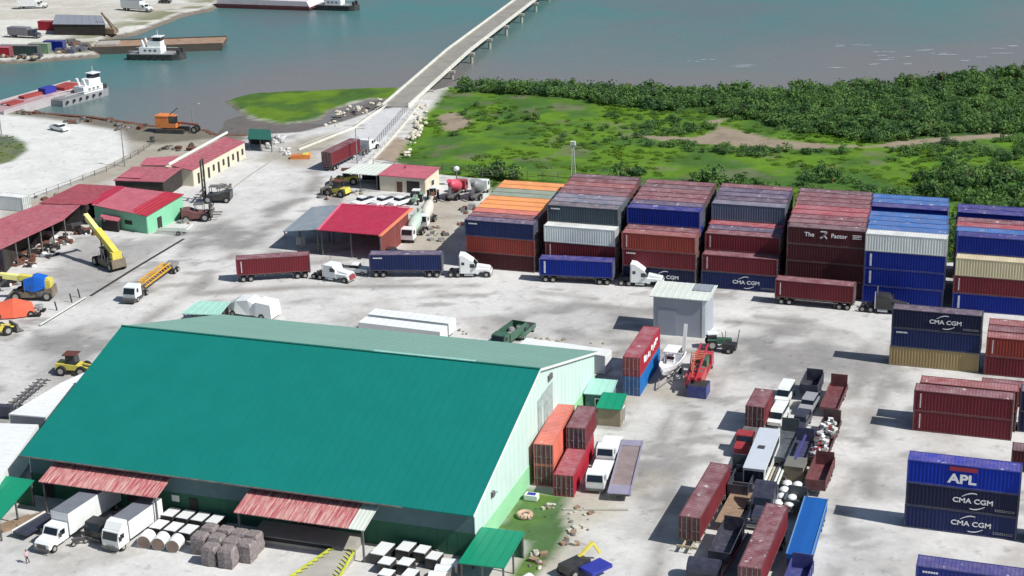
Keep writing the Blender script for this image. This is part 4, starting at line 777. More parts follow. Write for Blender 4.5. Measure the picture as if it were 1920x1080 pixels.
strip('drain', '', [(345,448),(250,505),(170,555)], .55, DARKI, .045); strip('drain_channel', '', [(160,560),(75,612)], .3, STL, .045); strip('kerb_line', '', [(530,288),(470,328),(410,372)], .3, CONC, .05, .06)
strip('quay_edge', '', [(-60,200),(0,206),(170,219),(290,237),(385,244),(400,252),(465,254)], 1.2, RUST, -.2, .5)
strip('fence_footing', '', [(1055,956),(1178,957)], .35, CONC, .08, .16)
t = T('pipe_barrier', 'low pale pipe barrier with dark uprights on the open yard', 'barrier', P(118, 585)); s = MB(); c = P(118,585); s.bar(P(75,612)-c+Vector((0,0,.25)), P(160,560)-c+Vector((0,0,.25)), .18); s.ob('pipe', PALE, t)
for q in ((107,582),(135,567),(150,558)): p = P(*q)-c; MB().bar(p, p+Vector((-.25,0,1.5)), .16).ob('upright', DARKI, t)
# rocks
PN_ = M('scrap_blue', (84,86,98), rough=.7, var=.3)
def heap(name, label, cells, m_, rs, cat='rocks', zlift=0):
    s = MB(); rr = random.Random(len(cells)*7+3)
    for px, py, n, spx, spy in cells:
        for i in range(n):
            p = P(px+rr.uniform(-spx, spx), py+rr.uniform(-spy, spy)); r = rr.uniform(*rs); o = len(s.v); mi = rr.randrange(len(m_)) if isinstance(m_, list) else 0; (s.sph((0,0,0), (1,1,1), n=6, m=4, mi=mi) if mi % 2 == 0 else s.bx(-1,1,-1,1,-1,1,mi))
            q = (rr.uniform(.7,1.3)*r, rr.uniform(.7,1.2)*r, rr.uniform(.45,.8)*r); a = rr.uniform(0, 3)
            for j in range(o, len(s.v)):
                v = Vector(s.v[j]); v = Vector((v.x*q[0], v.y*q[1], v.z*q[2]))*rr.uniform(.85, 1.15); s.v[j] = (p.x+v.x*math.cos(a)-v.y*math.sin(a), p.y+v.x*math.sin(a)+v.y*math.cos(a), zlift+v.z+q[2]*.5)
    o = s.ob(name, m_); tag(o, label, cat, kind='stuff'); return o
ROCK = M('pale_rock', (196,190,174), rough=.9, var=.25, scale=.8)
heap('rock_revetment', 'pale rocks tipped along the right bank of the ramp', [(790,205,10,12,8),(790,225,12,12,10),(780,245,10,10,8),(775,262,8,10,8),(760,285,5,12,8)], ROCK, (.3, .8))
heap('rock_rubble', 'pale rocks scattered on the left bank of the ramp', [(640,212,8,16,6),(665,205,8,14,5),(700,198,8,16,5),(690,215,6,12,6),(620,232,6,20,5),(710,186,2,3,2)], ROCK, (.25, .7))
heap('rubble_pile', 'white rubble and scrap beside the dark green tarpaulin hut', [(520,262,16,14,8),(535,285,8,10,6),(508,272,8,8,6)], M('white_rubble', (190,190,190), var=.4, scale=2), (.4, .9))
heap('debris', 'bits of scrap scattered behind the warehouse ridge', [(1020,640,14,50,8),(860,622,8,20,5),(1120,655,10,20,12)], M('mixed_scrap', (150,140,120), var=.5, scale=3), (.15, .4))
heap('debris_on_grass', 'broken slabs and rubbish at the edge of the grass patch', [(1085,985,12,22,12),(1070,1010,10,14,12),(1090,960,8,25,6),(1030,950,6,12,5),(985,972,5,10,6),(1005,1050,12,16,16)], [M('broken_slab', (186,180,170), var=.3, scale=2), WOOD, STL, M('broken_slab', (186,180,170))], (.12, .4))
heap('shore_debris', 'rubbish and rubble on the tip of the far quay', [(150,88,30,22,8),(120,96,18,20,4),(40,106,18,40,3)], [M('mixed_scrap', (150,140,120)), STL, RUST, PN_], (.4, 1.1))
heap('quay_debris', 'dark clutter along the muddy quay edge', [(60,212,10,40,3),(180,228,14,60,5),(250,240,10,40,5),(110,372,14,60,8),(330,276,14,40,8)], [M('dark_clutter', (78,72,66), var=.5, scale=3), RUST, STL], (.3, .8))
# ------------------------------------------------------------------ vegetation
def leafm(n, a, b, sc=.25):
    m = bpy.data.materials.new(n); m.use_nodes = True; t = m.node_tree; bs = t.nodes['Principled BSDF']; tr = t.nodes.new('ShaderNodeBsdfTranslucent'); ms = t.nodes.new('ShaderNodeMixShader'); ms.inputs[0].default_value = .38; t.links.new(bs.outputs[0], ms.inputs[1]); t.links.new(tr.outputs[0], ms.inputs[2]); t.links.new(ms.outputs[0], t.nodes['Material Output'].inputs[0]); bs.inputs['Roughness'].default_value = .75; bs.inputs['Specular IOR Level'].default_value = .2
    g = t.nodes.new('ShaderNodeNewGeometry'); no = t.nodes.new('ShaderNodeTexNoise'); no.inputs['Scale'].default_value = sc; no.inputs['Detail'].default_value = 8; no.inputs['Roughness'].default_value = .7; t.links.new(g.outputs['Position'], no.inputs['Vector'])
    c = t.nodes.new('ShaderNodeValToRGB'); c.color_ramp.elements[0].position = .40; c.color_ramp.elements[0].color = (*a, 1); c.color_ramp.elements[1].position = .60; c.color_ramp.elements[1].color = (*b, 1); t.links.new(no.outputs[0], c.inputs[0]); t.links.new(c.outputs[0], bs.inputs['Base Color']); t.links.new(c.outputs[0], tr.inputs[0]); return m
LEAF = leafm('mangrove_leaf', (.058,.130,.052), (.165,.290,.080), .16); REED = leafm('marsh_reed', (.085,.185,.020), (.150,.26,.022), .12)
def bush_t(seed, n, flat=.75, leaf=.30):
    rg = np.random.default_rng(seed); nb = rg.integers(4, 7); cs = rg.normal(0, .38, (nb, 3)); cs[:, 2] = np.abs(cs[:, 2])*.6+.45; k = rg.integers(0, nb, n)
    d = rg.normal(0, 1, (n, 3)); d /= np.linalg.norm(d, axis=1)[:, None]; r = .50*rg.uniform(.55, 1.05, n)[:, None]; c = cs[k]+d*r*np.array((1, 1, flat)); c[:, 2] = np.maximum(c[:, 2], .03)
    nn = d+rg.normal(0, .45, (n, 3)); nn /= np.linalg.norm(nn, axis=1)[:, None]; a = np.cross(nn, rg.normal(0, 1, (n, 3))); a /= np.linalg.norm(a, axis=1)[:, None]; b = np.cross(nn, a); s1 = leaf*rg.uniform(.5, 1.1, (n, 1)); s2 = s1*.65
    return np.stack([c-a*s1, c-b*s2, c+a*s1, c+b*s2], 1)
TPL = [bush_t(i, 150, leaf=.17) for i in range(6)]
def quads(name, Q, m_):
    n = Q.shape[0]; me = bpy.data.meshes.new(name); me.vertices.add(n*4); me.vertices.foreach_set('co', Q.reshape(-1).astype(np.float32)); me.loops.add(n*4); me.loops.foreach_set('vertex_index', np.arange(n*4, dtype=np.int32)); me.polygons.add(n); me.polygons.foreach_set('loop_start', np.arange(0, n*4, 4, dtype=np.int32)); me.update(calc_edges=True); me.materials.append(m_); return me
def scatter(name, label, pts, m_, rs, hs, cat):
    rg = np.random.default_rng(len(pts)); out = []
    for x, y in pts:
        T_ = TPL[rg.integers(0, 6)]; a = rg.uniform(0, 6.28); r = rg.uniform(*rs); h = r*rg.uniform(*hs); c, s_ = math.cos(a), math.sin(a); q = T_.copy(); X_ = q[..., 0]*c-q[..., 1]*s_; Yy = q[..., 0]*s_+q[..., 1]*c
        out.append(np.stack([X_*r+x, Yy*r+y, q[..., 2]*h-.5], -1))
    o = link(name, quads(name, np.concatenate(out), m_)); tag(o, label, cat, kind='stuff'); return o
def fill(polys, step, thr, seed, nsc=9):
    rg = np.random.default_rng(seed); A = np.array([p for q in polys for p in q]); x0, y0 = A.min(0); x1, y1 = A.max(0); x0 = max(x0, -330); x1 = min(x1, 60)
    gx, gy = np.meshgrid(np.arange(x0, x1, step), np.arange(y0, y1, step)); gx = gx+rg.uniform(-.5, .5, gx.shape)*step; gy = gy+rg.uniform(-.5, .5, gx.shape)*step
    k = np.zeros(gx.shape, bool)
    for q in polys: k |= inside_sdf(gx, gy, q) > 0
    for q in MARSHMUD: k &= inside_sdf(gx, gy, q) < .4
    k &= fbm(gx, gy, nsc, 4, seed) > thr; return np.stack([gx[k], gy[k]], -1).tolist()
BAND = PP((850,157),(950,157),(1100,164),(1300,168),(1500,166),(1700,152),(1920,132),(2250,90),(2250,300),(1920,246),(1780,250),(1700,262),(1620,264),(1560,250),(1440,240),(1400,222),(1330,210),(1240,205),(1150,195),(1080,183),(1000,176),(860,170))
P2 = [PP((1120,248),(1240,225),(1250,248),(1180,262)), PP((1230,215),(1330,225),(1345,240),(1250,256)), PP((1150,258),(1250,258),(1400,275),(1600,282),(1560,300),(1400,290),(1240,275)), PP((1690,265),(1800,265),(1900,256),(2100,250),(2100,300),(1800,300),(1690,290))]
P3 = [[(-75,268),(-58,269),(-58,276),(-75,276)], [(-30,267),(5,264),(60,262),(60,300),(-10,300),(-25,280)], PP((1480,345),(1530,325),(1620,335),(1640,362),(1500,357)), PP((1690,335),(1780,315),(1920,325),(2100,330),(2100,420),(1920,395),(1780,380),(1640,372)), PP((1150,325),(1210,318),(1215,335),(1160,335)), PP((900,322),(960,316),(965,335),(905,335)), PP((1300,335),(1480,345),(1480,352),(1300,345))]
scatter('mangrove_thicket', 'dark green mangrove thicket along the seaward edge of the marsh', fill([BAND], 2.0, .34, 5, 14), LEAF, (1.2, 2.7), (.6, 1.05), 'mangroves')
scatter('mangrove_scrub', 'dark scrub patches around the bare mud in the marsh', fill(P2, 2.2, .42, 8, 6), LEAF, (.9, 2.0), (.5, .9), 'scrub')
scatter('edge_scrub', 'bushy scrub growing right behind the container block', fill(P3, 2.0, .40, 15, 6), LEAF, (1.1, 2.6), (.7, 1.2), 'scrub')
scatter('marsh_bushes', 'small dark bushes dotted over the bright marsh grass', fill([MARSH], 4.2, .58, 21, 16), LEAF, (.6, 1.3), (.6, 1.0), 'bushes')
scatter('marsh_reeds', 'bright green reed tufts covering the marsh', fill([MARSH], 2.8, .50, 33, 12), REED, (.9, 1.9), (.10, .2), 'reeds')
def shrub(px, py, r, h, label, seed, group='single mangrove trees standing out of the thicket'):
    p = P(px, py, 0); t = T('mangrove_tree', label, 'tree', (p.x, p.y, -.3), 0, group); s = MB(); rr = random.Random(seed); s.cyl((0,0,0), (.1,0,h*.55), .16, .09, n=6)
    for i in range(4): a = rr.uniform(0, 6.28); s.cyl((.05,0,h*.35), (math.cos(a)*r*.5, math.sin(a)*r*.5, h*.75), .07, .03, n=5)
    s.ob('trunk', RUST, t); h *= .62; q = bush_t(seed+50, 420, .8, .16)*np.array((r, r, h*.8)); q[..., 2] += h*.1; link('crown', quads('crown', q, LEAF), t)
TR = [(1180,178,2.2,4.6,'tallest tree on the marsh shoreline, left of centre'),(1038,166,2.0,4.0,'leftmost shoreline tree, just right of the bridge foot'),(1640,172,2.4,4.5,'dark shoreline tree below the row of foam streaks'),(1712,166,2.6,5.0,'broad tree on the shoreline below the longest foam streak'),(1765,160,2.4,5.0,'shoreline tree second from the right'),(1905,152,3.2,6.0,'largest shoreline tree at the right frame edge'),
      (1495,168,2.4,4.4,'shoreline tree where the thicket gets wider'),(1885,350,3.6,5.5,'biggest bushy tree behind the rightmost container column'),(1810,352,3.0,5.0,'round tree behind the gap between the blue columns'),(1560,340,1.6,5.0,'narrow upright tree behind the dark maroon column'),(1183,330,2.0,3.0,'low bush tree behind the second and third columns'),(945,334,1.6,3.2,'small dark tree behind the orange containers'),(1745,250,3.0,4.0,'dark tree at the right end of the bare mud'),(1000,222,1.5,2.2,'lone small bush on the bright grass near the ramp'),(1395,215,2.4,3.6,'tree above the forked bare mud track')]
for i, (a, b, r, h, l) in enumerate(TR): shrub(a, b, r, h, l, i)
scatter('island_grass', 'grass and bushes on the small traffic island at the left edge', fill([ISLE], 1.2, .3, 3, 5), REED, (.5, .9), (.5, .8), 'grass')
scatter('grass_patch', 'rough grass beside the warehouse gable', fill([GRASSP], .8, .3, 4, 3), leafm('yard_grass', (.07,.15,.03), (.12,.21,.04)), (.2, .45), (.5, 1.0), 'grass')
# ------------------------------------------------------------------ containers on trailers, road tractors
ZT = 1.25; KT = 'containers carried on trailers'
def rig(c0, c1, col, lab, tlab, trlab, mk=(), L=12.19, za=ZT, trm=None, tdx=5.2, flat=False, trz=0, tr=True):
    """c0, c1: points under the rear and front end of the near side"""
    A, B = P(*c0, 0), P(*c1, 0); rz = math.atan2(B.y-A.y, B.x-A.x); d = Vector((math.cos(rz), math.sin(rz), 0)); n = Vector((-d.y, d.x, 0)); ce = (A+B)/2+n*CW/2
    ch = chassis(tlab, ce, rz, L+.1); frontax(ch, L) if tr == 2 else None
    cont(ce.x, ce.y, ZT, col, lab, KT, rz=rz, marks=mk, L=L)
    if trlab: tractor(trlab, ce+d*(L/2+tdx-.6), rz+trz, trm, flat=flat)
rig((436,531), (592,521), 'maroon', 'maroon container on the trailer furthest left on the yard road', 'black trailer under the leftmost maroon container on the road', None, ['vert'], tr=2)
rig((689,521), (834,521), 'navy', 'navy container on the trailer in the middle of the yard road', 'black trailer under the navy container on the road', 'white road tractor pulling the navy container', ['tag'], tr=2)
rig((1010,529), (1150,536), 'blue', 'bright blue container on the trailer in front of the long block', 'black trailer under the bright blue container', 'white road tractor pulling the bright blue container', ['vertwide'], tr=2)
rig((1450,570), (1601,584), 'maroon', 'maroon container on the trailer in front of the blue column', 'black trailer under the maroon container at right of the road', 'dark road tractor pulling the maroon container at the right', ['vert'], tr=2, trm=PB, flat=True)
A_ = P(597,322); B_ = P(668,282)
rz_ = HD((612,322), (690,283)); d_ = Vector((math.cos(rz_), math.sin(rz_), 0)); ce = P(612,322)+d_*6.5
chassis('trailer under the maroon container climbing the ramp', ce, rz_, 12.3); cont(ce.x, ce.y, ZT, 'maroon', 'maroon container on a trailer driving up the ramp to the bridge', KT, rz=rz_+math.pi); tractor('white road tractor heading up the ramp', ce+d_*11, rz_, flat=True)
tractor('low white road tractor with a red bumper pulling the leftmost maroon container', P(626,524), R(-8), flat=True); lt = [o for o in COL.objects if o.name.startswith('road_tractor') and o.type == 'EMPTY'][-1]; MB().bx(3.5,3.8,-.8,.8,.6,1.2).ob('red_bumper_panel', PR, lt)
car('white car in front of the crimson shed between two road containers', P(664,512), R(5), PW, 'pickup')
# ------------------------------------------------------------------ yard centre
cont(-52.15, 204.0, .02, 'azure', 'scratched blue container under the red one, next to the tall grey shed', G3 if 'G3' in globals() else 'containers standing end-on in the yard', rz=R(-89), marks=())
G3 = 'containers standing end-on in the yard'
rc = cont(-52.15, 204.0, 2.83, 'crimson', 'red container with white side lettering on the scratched blue one', G3, rz=R(-89)); sm = MB(); rr_ = random.Random(2)
for i in range(10): sm.cb((-4+i*.85, 1.245, 1.5+rr_.uniform(-.3,.3)), (rr_.uniform(.3,.8), .02, rr_.uniform(.4,1.1)), 0, 0, rr_.uniform(-.2,.2))
sm.ob('white_lettering', WTX, rc)
c_ = bpy.data.objects['shipping_container']; 
RB = paint('bright_red', (176,36,50))
t = T('trailer_boat', 'white motor boat on a trailer next to the red and blue containers', 'boat', (-48.6, 206.5, 0), R(-93)); sec = []
for x, w_, k in ((-4.2,1.15,.9), (-2.5,1.35,.75), (-.5,1.4,.7), (1.2,1.3,.75), (2.5,1.0,.95), (3.5,.6,1.25), (4.2,.12,1.7)): zt = 2.1+.09*max(0, x)**1.3; sec.append([(x,-w_,zt), (x,-w_*.85,zt-.6), (x,-w_*.3,k+.1), (x,0,k), (x,w_*.3,k+.1), (x,w_*.85,zt-.6), (x,w_,zt), (x,w_*.82,zt+.02), (x,w_*.7,zt-.35), (x,-w_*.7,zt-.35), (x,-w_*.82,zt+.02)])
MB().loft(sec).ob('hull', WHT, t)
s = MB(); s.bx(-3.8,2.3,-.85,.85,1.7,1.82); s.ob('cockpit_floor', M('cockpit_grey', (150,156,166), rough=.6), t); body(t, 'console', [(-.8,1.8), (.5,1.8), (.2,2.9), (-.6,3.0)], .5, PW); body(t, 'console_window', [(0,2.5), (.42,2.5), (.3,2.9), (0,2.9)], .52, GLS)
MB().bx(-2.2, .7, -1.0, 1.0, 3.6, 3.7).ob('hard_top', PW, t); [MB().bar((x, y, 1.9), (x, y, 3.6), .07).ob('top_post', CHR, t) for x in (-1.9, .4) for y in (-.8, .8)]; MB().bx(-4.8, -4.2, -.3, .3, 1.2, 2.6).ob('outboard_motor', BLK, t); MB().bar((-3.4,.9,2.5), (-4.3,.9,6.2), .5, .12).ob('raised_outrigger', PW, t)
s = MB(); s.bar((-3.5,-.7,.55), (3.2,-.7,.6), .12); s.bar((-3.5,.7,.55), (3.2,.7,.6), .12); s.bar((3.2,-.7,.6), (6.2,0,.5), .12); s.bar((3.2,.7,.6), (6.2,0,.5), .12); s.ob('boat_trailer', GRY, t)
for sy in (-1, 1): wheel(t, -1.0, sy*1.15, .4, .25)
# red drilling rig / pump truck
t = flat_truck('red and black well-drilling truck with hoses beside the boat', (-44.4, 206.3, 0), R(92), 8, RB, deck=RB, cat='truck'); s = MB()
for y in (-.5, .5): s.bar((-6.2,y,2.2), (3.4,y,3.9), .22)
for i in range(8): x = -5.8+i*1.15; s.bar((x,-.5,2.27+i*.2), (x+.6,.5,2.35+i*.2), .1)
s.ob('folded_mast', RB, t); MB().bx(-5.2,-1.2,-1.15,1.15,1.1,2.3).ob('engine_housing', RB, t); s = MB(); random.seed(5)
for k in range(5): a = random.uniform(-1,1); s.tube([(-5.0+k*.6,a,2.2), (-3.0+k*.8,a*1.2,4.0), (-1+k*.6,-a,3.4), (1+k*.2,a,2.4)], .09, mi=0)
s.ob('hoses', M('hose_orange', (170,90,70)), t); s = MB(); s.bx(.2,2.2,-.9,.9,1.2,2.7); s.ob('green_generator', PG, t)
for x in (-3,-1.5): MB().cyl((x,-.9,2.1), (x,.9,2.1), .4, n=10).ob('hose_reel', STL, t)
t_ = T('blue_skip', 'blue steel box on the ground just in front of the well-drilling truck', 'skip', (-43.3, 200.6, 0), R(-90)); MB().bx(-1.3,1.3,-1.3,1.3,.05,1.7).ob('tub', cmats('blue')[2], t_); MB().bx(-1.2,1.2,-1.2,1.2,1.7,1.74).ob('load', DARKI, t_)
farm_tractor('green tractor parked behind the well-drilling truck', P(1345,652), R(20), PG)
t = T('scrap_machine', 'small black and white machine beside the green tractor', 'machine', P(1368,660)); MB().bx(-1,1,-.7,.7,.5,1.4).ob('housing', PB, t); MB().bar((-.8,0,1.4), (-1.2,0,3), .1).ob('lever', STL, t); s = MB(); s.bar((.9,0,.5), (1.4,0,3.6), .12); s.ob('post', STL, t)
for sy in (-1,1): wheel(t, 0, sy*.85, .45, .25)
# ------------------------------------------------------------------ against the gable
cont(-55.6, 174.3, .02, 'redorange', 'orange-red container under another one along the warehouse gable', G3, rz=R(-85.5), door_shade='maroon'); cont(-55.6, 174.3, 2.83, 'redorange', 'orange-red container on top of its twin along the warehouse gable', G3, rz=R(-85.5), door_shade='maroon')  # doors coloured maroon: shade on this end put into the paint
cont(-52.55, 172.4, .02, 'crimson', 'dark red container at ground level with its doors facing the grass patch', G3, rz=R(-85.5), door_shade='maroon'); cont(-53.0, 177.2, 2.83, 'maroon', 'short grey-roofed maroon container on the back of the dark red one', G3, rz=R(-85.5), L=6.9, door_shade='darknavy')  # door colours darkened to maroon and dark navy as painted shade
flat_truck('white flatbed truck parked between the red container and the grey trailer', (-49.1, 171.6, 0), R(-84), 5.2, deck=PW, group='white flatbed trucks'); flat_truck('white flatbed truck parked right behind the other one near the green kiosk', (-49.9, 178.9, 0), R(-84), 5.0, deck=PW, group='white flatbed trucks')
chassis('low grey flatbed trailer with a rusty deck beside the white trucks', (-46.5, 174.2, 0), R(-81.5), 15.0, z=1.0, deck=M('rusty_lilac_deck', (136,122,122), rough=.8, var=.2), group='parked low trailers'); LIL = M('lilac_steel', (142,140,160), rough=.6, var=.1); LT = [o for o in COL.objects if o.name.startswith('container_trailer') and o.type == 'EMPTY'][-1]; MB().bx(5.2,7.6,-1.3,1.3,1.04,1.12).ob('front_plate', LIL, LT); MB().bx(-7.6,-5.9,-1.3,1.3,1.04,1.12).ob('rear_plate', LIL, LT); [MB().bx(-7.5,7.5,sy*1.3-.08,sy*1.3+.08,.8,1.2).ob('side_rail', LIL, LT) for sy in (-1,1)]
# ------------------------------------------------------------------ behind the warehouse ridge
t = T('box_trailer', 'long white container body lying behind the warehouse, right of the dump truck', 'trailer', (-63.9, 206.0, 0), R(-6)); MB().bx(-6.6,6.6,-1.3,1.3,.1,2.9).ob('box', WHT, t); MB().bx(6.6,6.65,-1.1,1.1,.3,2.7).ob('door', PW, t)
for k, (y, l) in enumerate(((212.2, 'upper of the two long white trailers behind the warehouse roof'), (208.6, 'lower of the two long white trailers behind the warehouse roof'))):
    t = T('box_trailer', l, 'trailer', (-90.0, y, 0), R(-3)); b_ = MB(); b_.bx(-6.7,6.7,-1.35,1.35,1.0,2.9)
    for i in range(12): b_.bx(-6.5+i*1.15,-6.45+i*1.15,-1.3,1.3,2.9,2.93)
    b_.ob('box', WHT, t); MB().bx(-6.5,6.5,-.5,.5,.6,.95).ob('chassis', STL, t)
    for sy in (-1,1):
        for x in (-5.2,-4,5): wheel(t, x, sy*.95, .48, .3)
t = flat_truck('dark green dump truck with a grey load behind the warehouse', (-74.6, 212.3, 0), R(-98), 5.4, PG, deck=PG, sides=1.2, cat='dump truck'); heap_ = MB(); [heap_.sph((-2.6+i*.7, random.uniform(-.5,.5), 1.5), (.6,.6,.4), n=7, m=4) for i in range(6)]; heap_.ob('load', GRY, t)
car('dark pickup parked just right of the dark green dump truck', P(982,628), R(-95), PG, 'pickup')
t = T('camper', 'shapeless white sheeted machine parked at the back corner of the warehouse', 'covered machine', (-117.6, 213.4, 0), R(-4)); s = MB(); s.loft([[(-4.6,-1.2,.9),(-4.6,1.0,.9),(-4.6,.8,1.4),(-4.6,-.9,1.3)],[(-2.4,-1.6,.6),(-2.4,1.4,.6),(-2.2,1.1,2.8),(-2.2,-1.2,2.5)],[(0,-1.5,.5),(0,1.5,.5),(.1,1.2,3.1),(.1,-1.3,2.9)],[(1.0,-1.5,.6),(1.0,1.5,.6),(1.0,1.3,2.5),(1.0,-1.2,2.4)],[(1.6,-1.6,.5),(1.6,1.5,.5),(1.6,1.4,2.9),(1.6,-1.5,2.8)],[(4.4,-1.6,.4),(4.4,1.5,.4),(4.2,1.3,2.7),(4.2,-1.5,2.6)]]); s.ob('white_sheet', PW, t)
for x in (-2.6, 2.6): wheel(t, x, -1.55, .5, .3)
t, b, o = bldg('sheet_roof', 'pale mint flat roof left of the sheeted white machine', 'shed', px4((372,564,2.6), (432,566,2.6), (412,590,2.4), (340,588,2.4)), M('mint_roof', (160,206,192)), DARKI, walls=(0,), posts=2)
# ------------------------------------------------------------------ left of the warehouse
def roof_trailer(label, pts, hgt):
    q = [P(x, y, hgt) for x, y in pts]; ce = sum(q, Vector())/4; t = T('curtain_trailer', label, 'trailer', (ce.x, ce.y, 0)); s = MB(); w_ = [v-Vector((ce.x, ce.y, 0)) for v in q]
    s.loft([[Vector((v.x, v.y, .9)) for v in w_], w_]); s.ob('box', WHT, t); m_ = MB(); 
    for i in range(1, 14): f = i/14; m_.bar(w_[0].lerp(w_[3], f)+Vector((0,0,.02)), w_[1].lerp(w_[2], f)+Vector((0,0,.02)), .07, .04)
    m_.ob('roof_bows', PW, t); e = MB(); a, b = w_[3], w_[2]; n = Vector(((b-a).y, -(b-a).x, 0)).normalized(); e.add([a.lerp(b,.04)*1+n*.03-Vector((0,0,.15)), b.lerp(a,.04)+n*.03-Vector((0,0,.15)), Vector((b.x,b.y,1.0)).lerp(Vector((a.x,a.y,1.0)),.04)+n*.03, Vector((a.x,a.y,1.0)).lerp(Vector((b.x,b.y,1.0)),.04)+n*.03], [(0,1,2,3)]); e.ob('rear_doors', M('trailer_door_grey', (116,122,128)), t)
    for f in (.12, .2, .8):
        for k in (.12, .88): p = w_[0].lerp(w_[3], 1-f).lerp(w_[1].lerp(w_[2], 1-f), k); o = wheel(t, p.x, p.y, .48, .4); o.rotation_euler = (0, 0, R(-85))
    return t
roof_trailer('upper of the two big white trailers left of the teal roof', [(118,716), (158,698), (86,782), (16,776)], 3.9)
roof_trailer('lower of the two big white trailers at the left edge, cut by the frame', [(-10,793), (72,796), (-2,900), (-95,890)], 3.9)
def wheel_loader(label, loc, rz):
    t = T('wheel_loader', label, 'loader', loc, rz, 'heavy yard machines by the workshops'); body(t, 'body', [(-3,.8), (.6,.8), (.6,1.5), (-2.8,1.8)], .9, YEL); body(t, 'cab', [(-1.4,1.6), (.2,1.6), (0,3.0), (-1.3,3.0)], .75, GLS); MB().bx(-1.7,.4,-.95,.95,3.0,3.12).ob('cab_roof', M('brown_roof', (96,58,48)), t)
    for sy in (-1,1): MB().bar((.4,sy*.6,1.4), (2.6,sy*.6,.9), .2).ob('lift_arm', YEL, t); wheel(t, 1.0, sy*1.1, .75, .55); wheel(t, -2.0, sy*1.1, .75, .55)
    MB().prof([(2.4,.2), (3.6,.1), (3.4,.3), (2.9,.5), (2.7,1.4), (2.4,1.4)], 1.35).ob('bucket', STL, t); return t
wheel_loader('yellow loader with a brown roof at the upper left corner of the teal roof', P(146,700), R(10))
t = T('skeletal_trailer', 'narrow skeletal trailer lying between the white trailer and the road', 'trailer', P(50,752), HD((5,790), (105,708))); s = MB()
for y in (-.45,.45): s.bx(-5.5,5.5,y-.08,y+.08,.9,1.15)
for i in range(10): s.bx(-5.2+i*1.15,-5.1+i*1.15,-1.1,1.1,.95,1.1)
s.ob('frame', STL, t)
for sy in (-1,1):
    for x in (-4.5,-3.3): wheel(t, x, sy*.9, .48, .4)
MB().bx(-6.4,-5.4,-1.1,1.1,.5,1.9).ob('blue_end_box', PN, t)
# ------------------------------------------------------------------ loading yard at the bottom
box_truck('white box truck with a long hood and big grey-topped box at bottom left', (-103.6, 145.0, 0), R(-96), 9.8, 2.65); box_truck('white cab-over box truck parked right of the long-hooded one', (-96.6, 144.3, 0), R(-96), 6.2, 2.2, cabover=True, fairing=True)
t = T('motorcycle', 'dark motorcycles parked between the two white box trucks', 'motorcycle', P(150,1022), R(50)); MB().bx(-.8,.6,-.12,.12,.5,.9).ob('frame', BLK, t); MB().bx(-.9,0,-.16,.16,.88,1.0).ob('seat', BLK, t); MB().bar((.6,0,.35), (.35,0,1.2), .08).ob('fork', CHR, t); wheel(t, .7, 0, .32, .12); wheel(t, -.7, 0, .32, .12)
t = flat_truck('small dark truck tucked between the two white box trucks', (-100.1, 143.2, 0), R(-96), 3.4, PB, deck=PB)
GU = 'white-topped appliances on pallets in front of the warehouse'
def crate(loc, rz, label, sx=1.5, sy=2.1, h=1.25):
    t = T('wrapped_crate', label, 'crate', loc, rz, GU); MB().bx(-sx/2,sx/2,-sy/2,sy/2,.12,h).ob('case', PB, t); MB().bx(-sx/2+.02,sx/2-.02,-sy/2+.02,sy/2-.02,h,h+.08).ob('lid', WHT, t); s = MB()
    for y in (-sy/2+.2,0,sy/2-.2): s.bx(-sx/2,sx/2,y-.07,y+.07,0,.12)
    s.ob('pallet', WOOD, t); return t
nm4 = ['leftmost', 'second from left', 'third from left', 'rightmost']
for r_, (ya, xa) in enumerate(((147.7, -94.2), (144.6, -94.0))):
    for i in range(4): crate((xa+i*1.95+(.3 if r_ and i == 3 else 0), ya-.05*i, 0), R(-3), 'white-lidded crate, %s in the %s row beside the cab-over truck' % (nm4[i], 'back' if r_ == 0 else 'front'))
U2 = [((-66.9,146.3), 1.7, 2.9, 'long leftmost'), ((-64.6,147.6), 1.6, 2.3, 'back left'), ((-62.6,147.4), 1.4, 1.8, 'back middle'), ((-60.8,146.4), 1.4, 1.8, 'back right'), ((-65.4,143.9), 1.5, 1.7, 'middle left'), ((-63.3,144.3), 1.5, 1.7, 'middle right'), ((-61.9,142.1), 1.4, 1.8, 'front right'), ((-64.4,141.5), 1.5, 1.5, 'frontmost')]
for (x, y), a, b, l in U2: crate((x, y, 0), R(-4), 'white-lidded crate, %s of the cluster right of the ramp' % l, a, b)
def roll(loc, rz, label, r=.8, L=1.7):
    t = T('wrapped_roll', label, 'roll', loc, rz, 'white rolls lying on the ground'); s = MB(); s.cyl((-L/2,0,r), (L/2,0,r), r, n=18); s.ob('wrap', WHT, t); [MB().cyl((sg*L/2,0,r), (sg*(L/2+.03),0,r), r*.93, n=18).ob('end', M('roll_end', (128,110,100), rough=.85, var=.25), t) for sg in (-1,1)]; return t
for i, l in enumerate(('leftmost', 'middle', 'rightmost')): roll((-94.1+i*1.85, 141.9, 0), R(-82), '%s of the three white rolls with brown ends' % l)
for i, l in enumerate(('back', 'second', 'third', 'front')): roll((-58.6-.15*i, 145.6-i*1.5, 0), R(4), '%s roll in the line of four beside the green shelter' % l, .8, 1.9)
BALE = M('grey_bale', (128,120,120), rough=.85, var=.5, scale=3.5)
bl = [(-87.2,144.2,'back left'), (-85.2,144.3,'back second'), (-83.3,144.0,'back third'), (-81.6,144.0,'back right'), (-87.3,142.2,'middle left'), (-85.3,142.3,'middle second'), (-83.2,142.0,'middle third'), (-81.4,142.0,'middle right'), (-84.9,140.2,'front left'), (-82.8,140.2,'front right')]
